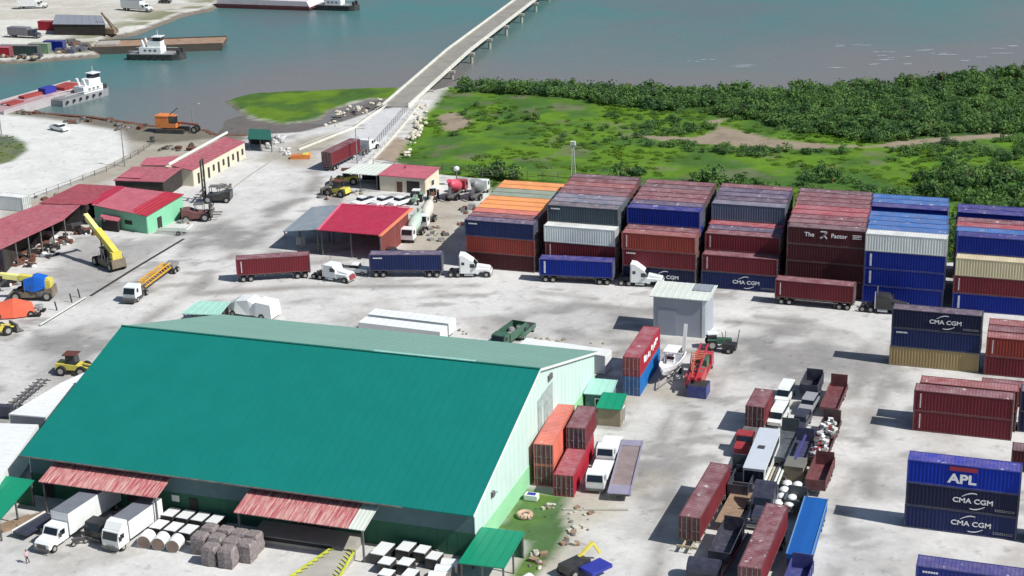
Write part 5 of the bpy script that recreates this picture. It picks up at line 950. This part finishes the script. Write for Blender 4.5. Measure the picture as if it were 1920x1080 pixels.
for k, (x, y, l) in enumerate(bl):
    t = T('wrapped_bale', 'tall grey wrapped pallet load, %s of the block' % l, 'pallet load', (x, y, 0), R(random.uniform(-4,4)), 'grey wrapped pallet loads'); s = MB(); h = 2.3; q = []
    for z, f in ((.12,1), (.7,1.06), (1.4,1.0), (2.0,.98), (h,.8)): q.append([(sx*.82*f+random.uniform(-.05,.05), sy*.82*f+random.uniform(-.05,.05), z) for sx, sy in ((-1,-1),(0,-1.08),(1,-1),(1.08,0),(1,1),(0,1.08),(-1,1),(-1.08,0))])
    s.loft(q); s.ob('wrapped_load', BALE, t); MB().bx(-.8,.8,-.8,.8,0,.12).ob('pallet', WOOD, t)
heap('goods_clutter', 'loose dark goods between the crates and the grey bales', [(405,985,12,14,10),(395,1005,8,10,8),(360,1018,8,14,4),(790,1015,8,20,5),(815,1030,6,10,5)], [M('dark_clutter', (78,72,66)), STL, GRY, WHT], (.2, .5))
for k, (px, py) in enumerate(((30,985),(60,978))):
    t = T('plank_stack', ('left' if k == 0 else 'right')+' pile of tan planks under the bottom left awning', 'planks', P(px, py), R(60)); 
    for i in range(4): MB().bx(-2,2,-.8+i*.42,-.45+i*.42,0,.35+.1*(i % 2)).ob('plank', WOOD, t)
t = T('flat_trailer', 'low dark trailer with a pale edge left of the long-hooded truck', 'trailer', (-108.5, 141.5, 0), R(-100)); MB().bx(-2.6,2.6,-1.1,1.1,.7,.85).ob('deck', PN, t); MB().bx(-2.7,2.7,-1.2,-1.1,.6,1.0).ob('side_rail', WHT, t); wheel(t, -1, -1, .4, .25); wheel(t, -1, 1, .4, .25)
t = T('water_tank', 'white tank and pipes on the right of the green shelter', 'tank', (-49.8, 143.6, 0), R(70)); MB().cyl((-1.5,0,1.0), (1.5,0,1.0), .7, n=14).ob('tank', WHT, t); MB().bx(-1.4,1.4,-.5,.5,0,.4).ob('cradle', STL, t); MB().bar((-2.5,-.9,.2), (3.2,-.9,.3), .2).ob('pipe', PALE, t)
t = T('backhoe', 'yellow-armed digger with a blue bed at the bottom of the yard', 'digger', P(1085,1072), R(60)); MB().bx(-2.2,1,-.9,.9,.6,1.5).ob('body', PB, t); MB().bar((.5,.5,1.4), (2.6,.5,2.4), .35, .3).ob('boom', YEL, t); MB().bar((2.6,.5,2.4), (3.6,.4,.8), .28).ob('dipper_arm', YEL, t); MB().bx(-.8,2.2,-3.0,-1.0,.9,1.3).ob('blue_bed', M('bed_blue', (44,54,150)), t)
for sy in (-1,1): wheel(t, .6, sy*.95, .5, .3); wheel(t, -1.6, sy*.95, .6, .4)
t = T('spare_tyre', 'old tyre lying on the grass patch', 'tyre', P(984,969)); s = MB(); n = 14
for i in range(n): a, b = 2*math.pi*i/n, 2*math.pi*(i+1)/n; s.cyl((.75*math.cos(a),.75*math.sin(a),.3), (.75*math.cos(b),.75*math.sin(b),.3), .28, n=7, cap=False)
s.ob('tread', M('tan_tyre', (190,160,140), rough=.8), t)
t = T('laundry_tub', 'white tub with blue content on the grass below the red containers', 'tub', P(997,937)); MB().bx(-.8,.8,-.5,.5,.1,.75).ob('tub', WHT, t); MB().bx(-.5,.5,-.3,.3,.75,.82).ob('blue_content', M('bed_blue', (44,54,150)), t)
# person, one continuous skinned body
def person(label, loc, rz, shirt, trousers):
    t = T('person', label, 'person', loc, rz); J = dict(pel=(0,0,.95), che=(.02,0,1.3), nek=(.02,0,1.5), hed=(.03,0,1.62), top=(.03,0,1.76), shl=(.02,.2,1.42), ell=(.05,.27,1.14), hal=(.16,.27,.92), shr=(.02,-.2,1.42), elr=(-.05,-.27,1.14), har=(.06,-.28,.9), hil=(0,.1,.9), knl=(.12,.11,.5), fol=(.0,.11,.06), tol=(.2,.12,.04), hir=(0,-.1,.9), knr=(-.02,-.11,.5), fr=(-.22,-.11,.08), tr=(-.05,-.12,.04))
    E_ = [('pel','che'),('che','nek'),('nek','hed'),('hed','top'),('che','shl'),('shl','ell'),('ell','hal'),('che','shr'),('shr','elr'),('elr','har'),('pel','hil'),('hil','knl'),('knl','fol'),('fol','tol'),('pel','hir'),('hir','knr'),('knr','fr'),('fr','tr')]
    rad = dict(pel=.15, che=.16, nek=.06, hed=.1, top=.07, shl=.07, ell=.048, hal=.04, shr=.07, elr=.048, har=.04, hil=.1, knl=.065, fol=.045, tol=.035, hir=.1, knr=.065, fr=.045, tr=.035); K = list(J)
    me = bpy.data.meshes.new('body'); me.from_pydata([J[k] for k in K], [(K.index(a), K.index(b)) for a, b in E_], []); o = link('tmpbody', me); m = o.modifiers.new('s', 'SKIN'); 
    for i, k in enumerate(K): me.skin_vertices[0].data[i].radius = (rad[k], rad[k]); me.skin_vertices[0].data[i].use_root = (k == 'pel')
    o.modifiers.new('d', 'SUBSURF').levels = 1; bpy.context.view_layer.update(); nm = bpy.data.meshes.new_from_object(o.evaluated_get(bpy.context.evaluated_depsgraph_get())); bpy.data.objects.remove(o)
    nm.materials.clear(); [nm.materials.append(x) for x in (shirt, trousers, M('skin', (120,80,62), rough=.7), M('hair', (24,20,20)))]
    for p in nm.polygons: z = p.center.z; y = abs(p.center.y); p.material_index = 3 if z > 1.66 else 2 if z > 1.5 or (z < 1.12 and y > .2) else 0 if z > .95 else 1 if z > .12 else 3
    link('body', nm, t); return t
person('person in a pink shirt and dark trousers walking at bottom left', P(52,1056), R(200), M('pink_shirt', (224,170,176), rough=.8), M('dark_trousers', (44,40,52), rough=.9))
# ------------------------------------------------------------------ packed lorry park, facing the camera
GP = 'vehicles packed in the lorry park'
p = P(1396,852); t = flat_truck('dark red lorry carrying a short maroon container at the top left of the lorry park', (p.x-.1, p.y+4.6, 0), R(-91), 7.0, PR, deck=STL, group=GP); cont(p.x+.1, p.y+9.2, 1.12, 'maroon', 'short maroon container behind the cab of the dark red lorry', KT, rz=R(-91), L=6.06)
MB().prof([(4.45,.6),(5.9,.6),(5.95,1.3),(5.6,1.5),(4.45,1.65)], .95).ob('hood', PR, t)
c4 = lambda *q: [P(*v) for v in q]
cont(-34.75, 165.3, 1.0, 'maroon', 'maroon container raised on a trailer beside its long shadow, left side of lorry park', KT, rz=R(-92), L=14.4); chassis('tan trailer under the raised maroon container at the left of the lorry park', (-34.7, 164.3, 0), R(-92), 15.5, z=.95, m_=M('tan_trailer', (176,164,140), rough=.8), group='parked low trailers')
car('white van at the top of the lorry park, behind another white van', P(1472,748), R(-93), PW, 'van', GP); car('white van in the lorry park just above the long grey roof', P(1459,790), R(-93), PW, 'van', GP)
car('grey car near the top of the lorry park below the dark skip', P(1516,768), R(-95), PS, 'suv', GP); car('dark blue off-roader below the grey car in the lorry park', P(1502,800), R(-95), PN, 'suv', GP)
def opentop(label, x, y, L, col, z=.9, load=None, rz=-91, group='open-topped boxes in the lorry park', sh=.55):
    t = T('open_top_box', label, 'open-top trailer', (x, y, 0), R(rz), group); m_ = cmats(col)[2]; b = MB(); W = 1.22; b.bx(-L/2,L/2,-W,W,z,z+.1); b.bx(-L/2,L/2,-W,-W+.1,z+.1,z+sh); b.bx(-L/2,L/2,W-.1,W,z+.1,z+sh)
    for i in range(int(L/1.1)): x_ = -L/2+.5+i*1.1; b.bx(x_,x_+.12,-W-.06,-W,z,z+sh); b.bx(x_,x_+.12,W,W+.06,z,z+sh)
    b.ob('tub', m_, t); MB().bx(-L/2,-L/2+.1,-W+.11,W-.11,z+.1,z+1.9).ob('headboard', m_, t); MB().bx(L/2-.1,L/2,-W+.11,W-.11,z+.1,z+sh).ob('tailgate', m_, t); MB().bx(-L/2+.1,L/2-.1,-.5,.5,z-.3,z-.02).ob('chassis', STL, t)
    for sy in (-1,1):
        for x_ in (-L/2+1,-L/2+2.2): wheel(t, x_, sy*.9, .42, .4)
    if load:
        s = MB(); rr = random.Random(int(x*10))
        for i in range(int(L*7)): s.cb((rr.uniform(-L/2+.6,L/2-.6), rr.uniform(-.85,.85), z+.35+rr.uniform(0,.6)), (rr.uniform(.2,.9), rr.uniform(.15,.6), rr.uniform(.1,.5)), rr.randrange(len(load)), rr.uniform(0,3), rr.uniform(-.4,.4))
        s.ob('scrap_load', load, t)
    return t
p = P(1519,745); opentop('black open skip at the top of the lorry park', p.x, p.y+1, 5.0, 'darknavy', group=None, sh=1.5)
p = P(1560,768); opentop('empty maroon open box at the top right of the lorry park', p.x, p.y+1.5, 8.6, 'maroon')
p = P(1545,840); opentop('maroon open box full of pale scrap on the right of the lorry park', p.x, p.y, 12, 'darkmaroon', load=[WHT, GRY, PR, STL, PALE])
p = P(1531,925); opentop('empty dark red open box below the scrap-filled one', p.x, p.y+2.5, 7.0, 'maroon', sh=1.3)
t = T('white_bus', 'long vehicle with a pale grey roof and one dark hatch in the lorry park', 'bus', (-30.8, 179.4, 0), R(-89)); MB().bx(-5.9,5.9,-1.28,1.28,.5,3.05).ob('body', PW, t); MB().bx(-5.95,5.97,-1.31,1.31,3.05,3.14).ob('roof', M('pale_grey_roof', (188,196,206), rough=.5, var=.04), t); MB().bx(-.5,.3,-.5,.3,3.14,3.25).ob('roof_hatch', BLK, t); MB().bx(5.9,5.94,-1.15,1.15,1.2,2.8).ob('windscreen', GLS, t)
for sy in (-1,1):
    MB().bx(-5.2,5.2,sy*1.29-.01,sy*1.29+.01,1.7,2.6).ob('side_windows', GLS, t)
    for x in (3.6,-3.6): wheel(t, x, sy*1.1, .5, .3)
t = chassis('narrow trailer loaded with pale pipes right of the long grey roof', (-28.6, 173.0, 0), R(-90), 10, group='parked low trailers', z=1.1)
for i in range(5): MB().cyl((-4.8,-.75+i*.36,1.35+.15*(i % 2)), (4.6,-.75+i*.36,1.35+.15*(i % 2)), .15, n=8).ob('pipe', [PALE, M('tan_trailer', (176,164,140)), STL, PALE, PALE][i], t)
p = P(1497,868); t = opentop('navy open trailer holding a blue boom, middle of the lorry park', p.x, p.y, 9, 'navy'); MB().bar((-3.5,.2,2.2), (3.5,.2,2.0), .25).ob('blue_boom', M('boom_blue', (70,66,130)), t)
p = P(1487,905); t = T('tan_crate', 'tan box just above the white rolls in the lorry park', 'box', (p.x, p.y+1.5, 0), R(-91)); MB().bx(-1.4,1.4,-1.15,1.15,.1,2.0).ob('case', M('tan_wall', (140,128,108)), t); MB().bx(-1.45,1.45,-1.2,1.2,2.0,2.08).ob('lid', M('grey_lid', (112,112,106)), t)
p = P(1478,948); t = chassis('flatbed trailer carrying eight white bundles in the lorry park', (p.x, p.y, 0), R(-91), 7.5, z=1.1, deck=BLK, group='parked low trailers'); 
for i in range(4):
    for j in (0, 1): k = T('white_bundle', 'white rounded bundle, %s pair from the top, %s side of the flatbed' % (ORD[i], 'right' if j else 'left'), 'bundle', (p.x-.62+j*1.22-.04*i, p.y+2.7-i*1.75, 1.14), 0, 'white bundles on the flatbed'); MB().sph((0,0,.40), (.56,.70,.30), n=14, m=8).ob('shell', WHT, k, smooth=True); MB().bx(-.4,.4,-.5,.5,0,.12).ob('cradle', STL, k)
t = T('covered_trailer', 'bright blue tarpaulin-covered trailer on the right side of the lorry park', 'trailer', (-22.55, 162.3, 0), R(-89)); s = MB(); s.loft([[(-7.0,-1.3,2.4),(-7.0,-1.25,.9),(-7.0,1.25,.9),(-7.0,1.3,2.4),(-7.0,0,2.45)],[(0,-1.3,2.4),(0,-1.25,.9),(0,1.25,.9),(0,1.3,2.4),(0,0,2.48)],[(7.0,-1.3,2.4),(7.0,-1.25,.9),(7.0,1.25,.9),(7.0,1.3,2.4),(7.0,0,2.45)]]); s.ob('blue_tarpaulin', M('tarpaulin_blue', (14,84,158), rough=.6, var=.06), t)
MB().bx(-7.2,7.2,-1.1,1.1,.6,.88).ob('chassis', STL, t); s = MB(); [s.bar((-7.0,y,2.45), (7.0,y,2.45), .12) for y in (-1.32,1.32)]; s.ob('edge_rails', M('edge_rail_blue', (96,140,180)), t)
for sy in (-1,1):
    for x in (-6,-4.8,-3.6,5): wheel(t, x, sy*1.0, .46, .35)
p = P(1502,1085); opentop('dark blue open box below the bright blue tarpaulin', p.x, p.y-2, 5.0, 'indigo', sh=1.2)
q = [P(1435,960,4.1), P(1480,962,4.1), P(1408,1075,4.1)]; 
cont(-26.2, 155.2, 1.6, 'maroon', 'dusty pink-roofed container on a trailer, left of the blue tarpaulin', KT, rz=R(-91), L=15); chassis('trailer under the dusty pink-roofed container', (-26.2, 155.2, 0), R(-91), 15.2, z=1.55, group='parked low trailers')
p = P(1418,1000); tractor('black road tractor with its nose down the lorry park, beside the pink-roofed container', (p.x, p.y+4.2, 0), R(-91), PN, group=GP, flat=False)
t = chassis('empty wooden-decked flatbed beside the tan trailer', (P(1368,985).x, P(1368,985).y+2.5, 0), R(-92), 8.5, z=1.1, deck=WOOD, group='parked low trailers'); MB().bx(-4.2,-4.1,-1.2,1.2,1.1,2.3).ob('headboard', STL, t)
p = P(1382,908); opentop('black open box below the dark red lorry', p.x, p.y+.8, 3.6, 'slate', sh=1.2)
p = P(1385,938); opentop('black open box just above the wooden flatbed', p.x, p.y+1.5, 4.5, 'darknavy', sh=1.4)
p = P(1505,985); opentop('short grey box between the white bundles and the blue tarpaulin', p.x-1.3, p.y+3, 2.5, 'slate', sh=1.2)
p = P(1455,860); opentop('dark trailer between the long grey roof and the blue boom', p.x+.6, p.y+2, 9, 'slate')
p = P(1355,1055); opentop('black open box beside the tan trailer at the bottom', p.x, p.y+2, 7.5, 'darknavy', sh=1.3)
p = P(1400,1060); t = chassis('red-railed empty trailer at the bottom of the lorry park', (p.x, p.y, 0), R(-95), 10, z=1.1, deck=BLK, m_=PR, group='parked low trailers'); MB().bx(-5,5,-1.35,-1.22,.9,1.3).ob('red_side_rail', PR, t)
t = T('round_tank', 'dark round-topped tank cut by the bottom edge of the frame', 'tank', P(1318,1085)); MB().cyl((-1.6,0,1.2), (1.8,0,1.2), 1.2, n=16).ob('tank', PN, t); MB().bx(-1.5,1.5,-.9,.9,0,.5).ob('cradle', STL, t)
# ------------------------------------------------------------------ left yard machines
reach_stacker('yellow-boomed container handler with its boom raised over the open workshop', P(205,500), R(150), 26, 11)
t = reach_stacker('yellow container handler draped with a blue sheet at the left', P(62,560), R(196), 8, 8, YEL)
s = MB(); s.loft([[(-2.6,-1.4,2.2),(-2.6,1.4,2.2),(-2.6,1.0,3.7),(-2.6,-1.0,3.7)],[(-.9,-1.6,1.7),(-.9,1.6,1.7),(-.9,1.1,4.1),(-.9,-1.1,4.1)],[(.9,-1.3,1.9),(.9,1.3,1.9),(.9,.9,3.6),(.9,-.9,3.6)]]); s.ob('blue_sheet', M('sheet_blue', (20,98,196), rough=.5), t)
mast_forklift('tall-masted dark forklift in front of the white arcaded workshop', P(405,378), R(195), PB, 8.5); mast_forklift('dull red container forklift right of the seafoam office', P(375,412), R(20), M('dull_red_machine', (110,72,72), rough=.7, var=.2), 3.2)
t = T('covered_machine', 'orange-sheeted machine at the left edge', 'covered machine', P(28,592), R(30)); s = MB(); s.loft([[(-3.4,-1.3,.2),(-3.4,1.3,.2),(-3.3,1,1.9),(-3.3,-1,1.9)],[(0,-1.7,.2),(0,1.7,.2),(0,1.2,2.6),(0,-1.2,2.6)],[(3.0,-1.2,.2),(3.0,1.2,.2),(2.8,.8,1.8),(2.8,-.8,1.8)]]); s.ob('orange_sheet', M('sheet_orange', (226,104,76), rough=.7, var=.1), t); wheel(t, 2.6, -1.3, .5, .3); wheel(t, -2.4, -1.3, .5, .3)
wheel_loader('yellow loader cut by the left frame edge', P(-2,628), R(60))
heap('workshop_clutter', 'tyres and machine parts heaped in front of the open workshop', [(70,470,50,40,12),(110,452,45,28,9),(40,492,34,28,10),(160,436,22,22,6),(20,530,24,14,8),(60,585,14,20,8)], [GRY, RUST, STL, RUB, WHT, RUST], (.2, .7))
t = T('crane_truck', 'white cab truck towing a yellow lattice boom across the yard', 'truck', P(252,562), HD((330,500), (240,568)), None); body(t, 'cab', [(-.6,.7), (1.6,.7), (1.7,1.5), (1.3,2.6), (-.6,2.7)], 1.1, PW); g = MB(); g.add([(1.72,-1,1.5), (1.72,1,1.5), (1.38,.95,2.45), (1.38,-.95,2.45)], [(0,1,2,3)]); g.ob('windscreen', GLS, t); MB().bx(-1.5,2.4,-1.15,1.15,.35,.8).ob('bumper_skirt', BLK, t)
for sy in (-1,1): wheel(t, .9, sy*1, .46, .3); wheel(t, -2.4, sy*.95, .46, .5); wheel(t, -13.4, sy*.95, .46, .5); wheel(t, -14.6, sy*.95, .46, .5); MB().bx(.4,1.1,sy*1.1-.02,sy*1.1+.02,1.6,2.3).ob('side_window', GLS, t)
MB().bx(-15.5,-.7,-.35,.35,.7,.95).ob('chassis', STL, t); s = MB()
for y in (-.6,.6):
    for z in (1.2,2.1): s.bar((-3,y,z), (-13,y,z), .14)
for i in range(10): x = -3-i; s.bar((x,-.6,1.2), (x-1,-.6,2.1), .09); s.bar((x,.6,2.1), (x-1,.6,1.2), .09); s.bar((x,-.6,2.1), (x,.6,2.1), .09)
s.ob('lattice_boom', M('boom_yellow', (224,170,40), rough=.5), t); MB().bx(-15.6,-13.2,-.9,.9,.95,1.6).ob('tail_box', GRY, t)
t = T('pipe_trailer', 'small trailer of pale pipes in front of the seafoam office', 'trailer', P(325,438), R(4)); s = MB(); [s.bar((-3,y,.7), (3,y,.75), .18) for y in (-.7,-.2,.3,.8)]; s.ob('pipes', PALE, t); MB().bar((2.4,.3,.6), (3.4,1.2,1.7), .3).ob('raised_tail', PW, t); wheel(t, 1.5, -1, .4, .25); wheel(t, 1.5, 1, .4, .25)
cont(P(28,392).x, P(28,392).y, .05, 'white', 'short grey-white container beside the gravel road at the left edge', 'containers apart from the yard', rz=R(-3), L=6.06)
car('white pickup driving on the gravel road at upper left', P(112,245), HD((95,240), (125,246)), PW, 'pickup')
t = T('crawler_crane', 'orange crawler crane standing on the quay', 'crane', P(325,247), R(5), 'heavy yard machines by the workshops'); 
for sy in (-1,1): MB().bx(-3.4,3.4,sy*1.6-.4,sy*1.6+.4,0,1.0).ob('track', BLK, t)
MB().bx(-3.6,1.4,-1.4,1.4,1.2,2.2).ob('turntable', ORG, t); b_ = MB(); b_.bx(-3.6,-.4,-1.4,1.4,2.2,3.8); b_.bx(-3.7,-.3,-1.5,1.5,3.8,3.95); b_.ob('machine_house', ORG, t); MB().bx(-.3,1.3,-1.3,.1,2.2,3.9).ob('cab', GLS, t); MB().bx(-.3,1.4,-1.4,.2,3.9,4.05).ob('cab_roof', ORG, t)
s = MB(); s.bar((1.2,0,2.2), (6.0,0,1.8), .35); s.bar((1.2,.6,2.2), (6.0,.6,1.8), .25); s.ob('boom', M('boom_rust', (120,70,60), rough=.8), t); MB().bar((-.5,0,4), (1.6,0,5.6), .2).ob('gantry', BLK, t); wheel(t, 5.6, -.8, .8, .5); wheel(t, 5.6, .8, .8, .5)
t = T('oil_drum', 'dark drum by the quay below the orange crane', 'drum', P(286,266)); MB().cyl((0,0,0), (0,0,1.2), .55, n=12).ob('drum', BLK, t)
t = T('yellow_skip', 'yellow bucket attachment lying left of the ramp truck', 'bucket', P(563,297), R(15)); MB().prof([(-2,0), (1.6,0), (2.4,.5), (2.2,.9), (1.5,1.0), (-2,.7)], .9).ob('bucket', ORG, t); MB().bx(.6,1.8,-.92,.92,.95,1.05).ob('lip', YEL, t)
# vehicles around the gate office
for k, (px, l) in enumerate(((682, 'first'), (720, 'second'), (752, 'third'))):
    car('white pickup parked under the gate office, %s of three from the left' % l, P(px,384), R(-115), PW, 'pickup')
farm_tractor('pale green tractor right of the three white pickups', P(780,380), R(-80), M('pale_green_paint', (130,160,140))); farm_tractor('rusty tractor between the pale green tractor and red mixer', P(812,375), R(-70), RUST)
mixer('red concrete mixer truck behind the containers', P(856,368), HD((835,388), (880,350)), PR, M('drum_pink_red', (206,84,104), rough=.5)); mixer('grey concrete mixer truck with yellow trim beside the orange containers', P(898,368), HD((878,388), (922,345)), WHT, M('drum_grey', (130,136,140), rough=.5))
mixer('white and green concrete mixer truck right of the crimson shed', P(776,445), HD((805,412), (745,468)), PW, M('drum_pale_green', (176,196,184), rough=.5)); mixer('rusty white mixer truck right behind the white and green one', P(800,420), HD((812,400), (770,448)), WHT, M('drum_white_dirty', (200,196,184), rough=.6, dust=.2))
wheel_loader('yellow loader under the left end of the white carport', P(630,366), R(170)); wheel_loader('small yellow machine just below the other yellow loader', P(645,345), R(200))
heap('machine_parts', 'rusty machine parts lying between the parked machines in the upper yard', [(615,372,8,14,6),(665,362,6,16,5),(880,395,12,14,6),(870,420,10,10,4),(700,395,10,30,4),(600,395,8,14,6),(820,440,14,16,14),(350,412,16,12,8),(420,350,10,14,8)], [RUST, STL, M('mixed_scrap', (150,140,120)), GRY], (.2, .6))
car('dark car under the edge of the crimson shed roof', P(735,480), R(5), PB, 'car')
t = T('water_tower', 'green post lamp sticking up behind the red mixer', 'tank', P(857,348)); MB().cyl((0,0,0), (0,0,3.2), .12, n=8).ob('stand', STL, t); MB().sph((0,0,3.5), (.6,.6,.5), n=12, m=8).ob('white_tank', WHT, t, smooth=True)
bpy.data.objects['water_tower']['label'] = 'small white tank on a stand behind the red mixer truck'
# ------------------------------------------------------------------ far peninsula and boats
GF = 'containers on the far quay'
def fc(px, py, col, label, rz=2, L=6.06): p = P(px, py); return cont(p.x, p.y, .05, col, label, GF, rz=R(rz), L=L)
fc(92,56,'crimson','short red container at the left end of the long grey shed'); fc(128,64,'maroon','dark red container left of the teal one in front of the grey shed'); fc(142,58,'crimson','bright red container just behind the dark red one by the grey shed'); fc(165,64,'teal','teal container between the red ones and the barge')
fc(4,106,'crimson','red container at the left frame edge on the far quay',8); fc(38,103,'darkgreen','long dark green container along the far quay edge',8,12.19); fc(76,99,'green','faded green container left of the blue one on the far quay',8); fc(104,94,'blue','blue container at the right end of the far quay row',8)
p = P(38,70); box_truck('dull grey box truck on the far quay', p, R(0), 7, 2.2, bm=M('dull_grey_box', (120,118,124)), m_=PN, group=None); p = P(250,20); box_truck('white box truck on the far quay near the top edge', p, R(-12), 8.5, 2.5, group='white box trucks'); p = P(52,16); box_truck('white tipper truck cut by the top left edge', p, R(20), 6, 2.2, m_=PW, group=None)
car('dark car on the far quay at the top edge', P(310,6), R(5), PB, 'car')
t = T('quay_crane', 'small tan crane at the landward end of the brown barge', 'crane', P(208,64), 0); MB().bx(-2,2,-1.2,1.2,.3,1.8).ob('base', WOOD, t); MB().bar((1,0,1.6), (-2.5,0,6.5), .5).ob('boom', WOOD, t); MB().bar((-2.5,0,6.5), (2.8,0,1.0), .2).ob('stay', STL, t)
def tug(label, c, rz, L=19, B=6.5, hm=None, wh=7.5, name='tugboat', sc=1, fx=0):
    t = T(name, label, 'tugboat', (c.x, c.y, WZ), rz, 'tugboats in the inlet'); hull(t, 'hull', L, B, 1.6, hm or BLK, .2); MB().bx(-L/2+.6,L*.33,-B/2+.4,B/2-.4,1.62,1.72).ob('deck', GRY, t)
    q = MB(); zz = lambda z: 1.7+(z-1.7)*sc; X0 = fx*L
    q.bx(X0-L*.28,X0+L*.10,-B*.34,B*.34,1.7,zz(3.9)); q.ob('deckhouse', PW, t); MB().bx(X0-L*.14,X0+L*.09,-B*.26,B*.26,zz(3.9),zz(5.9)).ob('upper_house', PW, t); MB().bx(X0-L*.04,X0+L*.09,-B*.22,B*.22,zz(5.9),zz(7.3)).ob('wheelhouse', GLS, t); MB().bx(X0-L*.06,X0+L*.11,-B*.26,B*.26,zz(7.3),zz(7.5)).ob('wheelhouse_roof', PW, t)
    for sy in (-1,1):
        MB().cyl((X0-L*.2,sy*B*.22,zz(3.9)), (X0-L*.24,sy*B*.22,zz(6.4)), .42*sc, n=10).ob('funnel', PW, t)
        for x in (-4,-2,0): MB().bx(X0+x*.9*sc-.4,X0+x*.9*sc+.4,sy*B*.34-.03,sy*B*.34+.03,zz(2.5),zz(3.2)).ob('window', GLS, t)
        MB().bar((-L*.45,sy*B*.45,2.6), (L*.3,sy*B*.45,2.7), .08).ob('hand_rail', PW, t)
    [MB().cyl((-L/2+1+i*2.2,sy*(B/2+.12),1.1), (-L/2+1+i*2.2,sy*(B/2+.3),1.1), .38, n=10).ob('tyre_fender', RUB, t) for i in range(6) for sy in (-1,1)]; MB().cyl((X0+L*.02,0,zz(7.5)), (X0+L*.02,0,zz(9.5)), .06, n=6).ob('mast', PW, t)
    for sy in (-1,1): MB().bx(L*.36,L*.42,sy*B*.22-.3,sy*B*.22+.3,1.6,2.9).ob('push_knee', BLK, t)
    return t
def barge(label, c, rz, L, B, dm, hm, h=1.8):
    t = T('barge', label, 'barge', (c.x, c.y, WZ), rz, 'barges in the inlet'); s = MB(); s.prof([(-L/2,h), (-L/2,h*.4), (-L/2+2,-.4), (L/2-2,-.4), (L/2,h*.4), (L/2,h)], B/2); s.ob('hull', hm, t); MB().bx(-L/2+.1,L/2-.1,-B/2+.1,B/2-.1,h,h+.05).ob('deck', dm, t)
    for y in (-1,1): MB().bx(-L/2+.1,L/2-.1,y*(B/2-.15)-.1,y*(B/2-.15)+.1,h+.05,h+.4).ob('coaming', hm, t)
    return t
BD = M('barge_deck_brown', (150,124,104), rough=.85, var=.3, scale=.5)
tug('dark-hulled tugboat with a white tiered house beside the brown barge', (P(235,103)+P(345,106))/2+Vector((0,2,0)), R(8), 17, 6, sc=.82)
t = barge('long brown-decked barge moored behind the dark-hulled tugboat', P(300,84), R(21), 38, 11.5, BD, M('barge_hull', (84,76,70), rough=.8)); MB().bx(-18,-12,-3,3,1.9,2.4).ob('ramp', CONC, t)
t = tug('white-hulled tugboat with a tall wheelhouse near the gravel road', (P(108,190)+P(200,166))/2, HD((108,190), (200,166)), 17, 5.2, PS, name='tugboat', sc=.78, fx=.22)
t = barge('pale pink barge with red and blue deck cargo beside the white tugboat', P(72,185), HD((0,208), (145,165)), 34, 9.5, M('barge_deck_pink', (168,140,146), rough=.8, var=.2), M('pale_hull', (176,170,172), rough=.7))
s = MB(); s.cb((4,.5,2.6), (4,2.4,1.5)); s.ob('blue_cargo', M('bed_blue', (44,54,150)), t); RC = M('cargo_red', (150,64,60), rough=.8, var=.3); MB().cb((10,0,2.3), (6,4,.8), 0, .1).ob('red_cargo', RC, t); MB().cb((-1,1.5,2.2), (6,2,.6), 0, -.1).ob('red_cargo', RC, t); MB().cb((-9,0,2.1), (5,3,.4)).ob('red_cargo', RC, t)
barge('white-decked barge with a dark red hull at the top edge', P(500,8)+Vector((0,3,0)), R(0), 34, 12, M('barge_deck_white', (206,196,200), rough=.7, var=.1), M('maroon_hull', (92,50,52), rough=.8), 1.0); t = [o for o in COL.objects if o.name.startswith('barge') and o.type == 'EMPTY'][-1]; MB().prof([(-17,1.1), (17,1.1), (16,3.0), (-17,3.2)], 5.7).ob('white_topsides', M('barge_white', (214,206,208), rough=.6, var=.1), t)
tug('dark tugboat pushing the white-decked barge at the top edge', P(628,14)+Vector((0,3,0)), R(0), 15, 5, sc=.8)
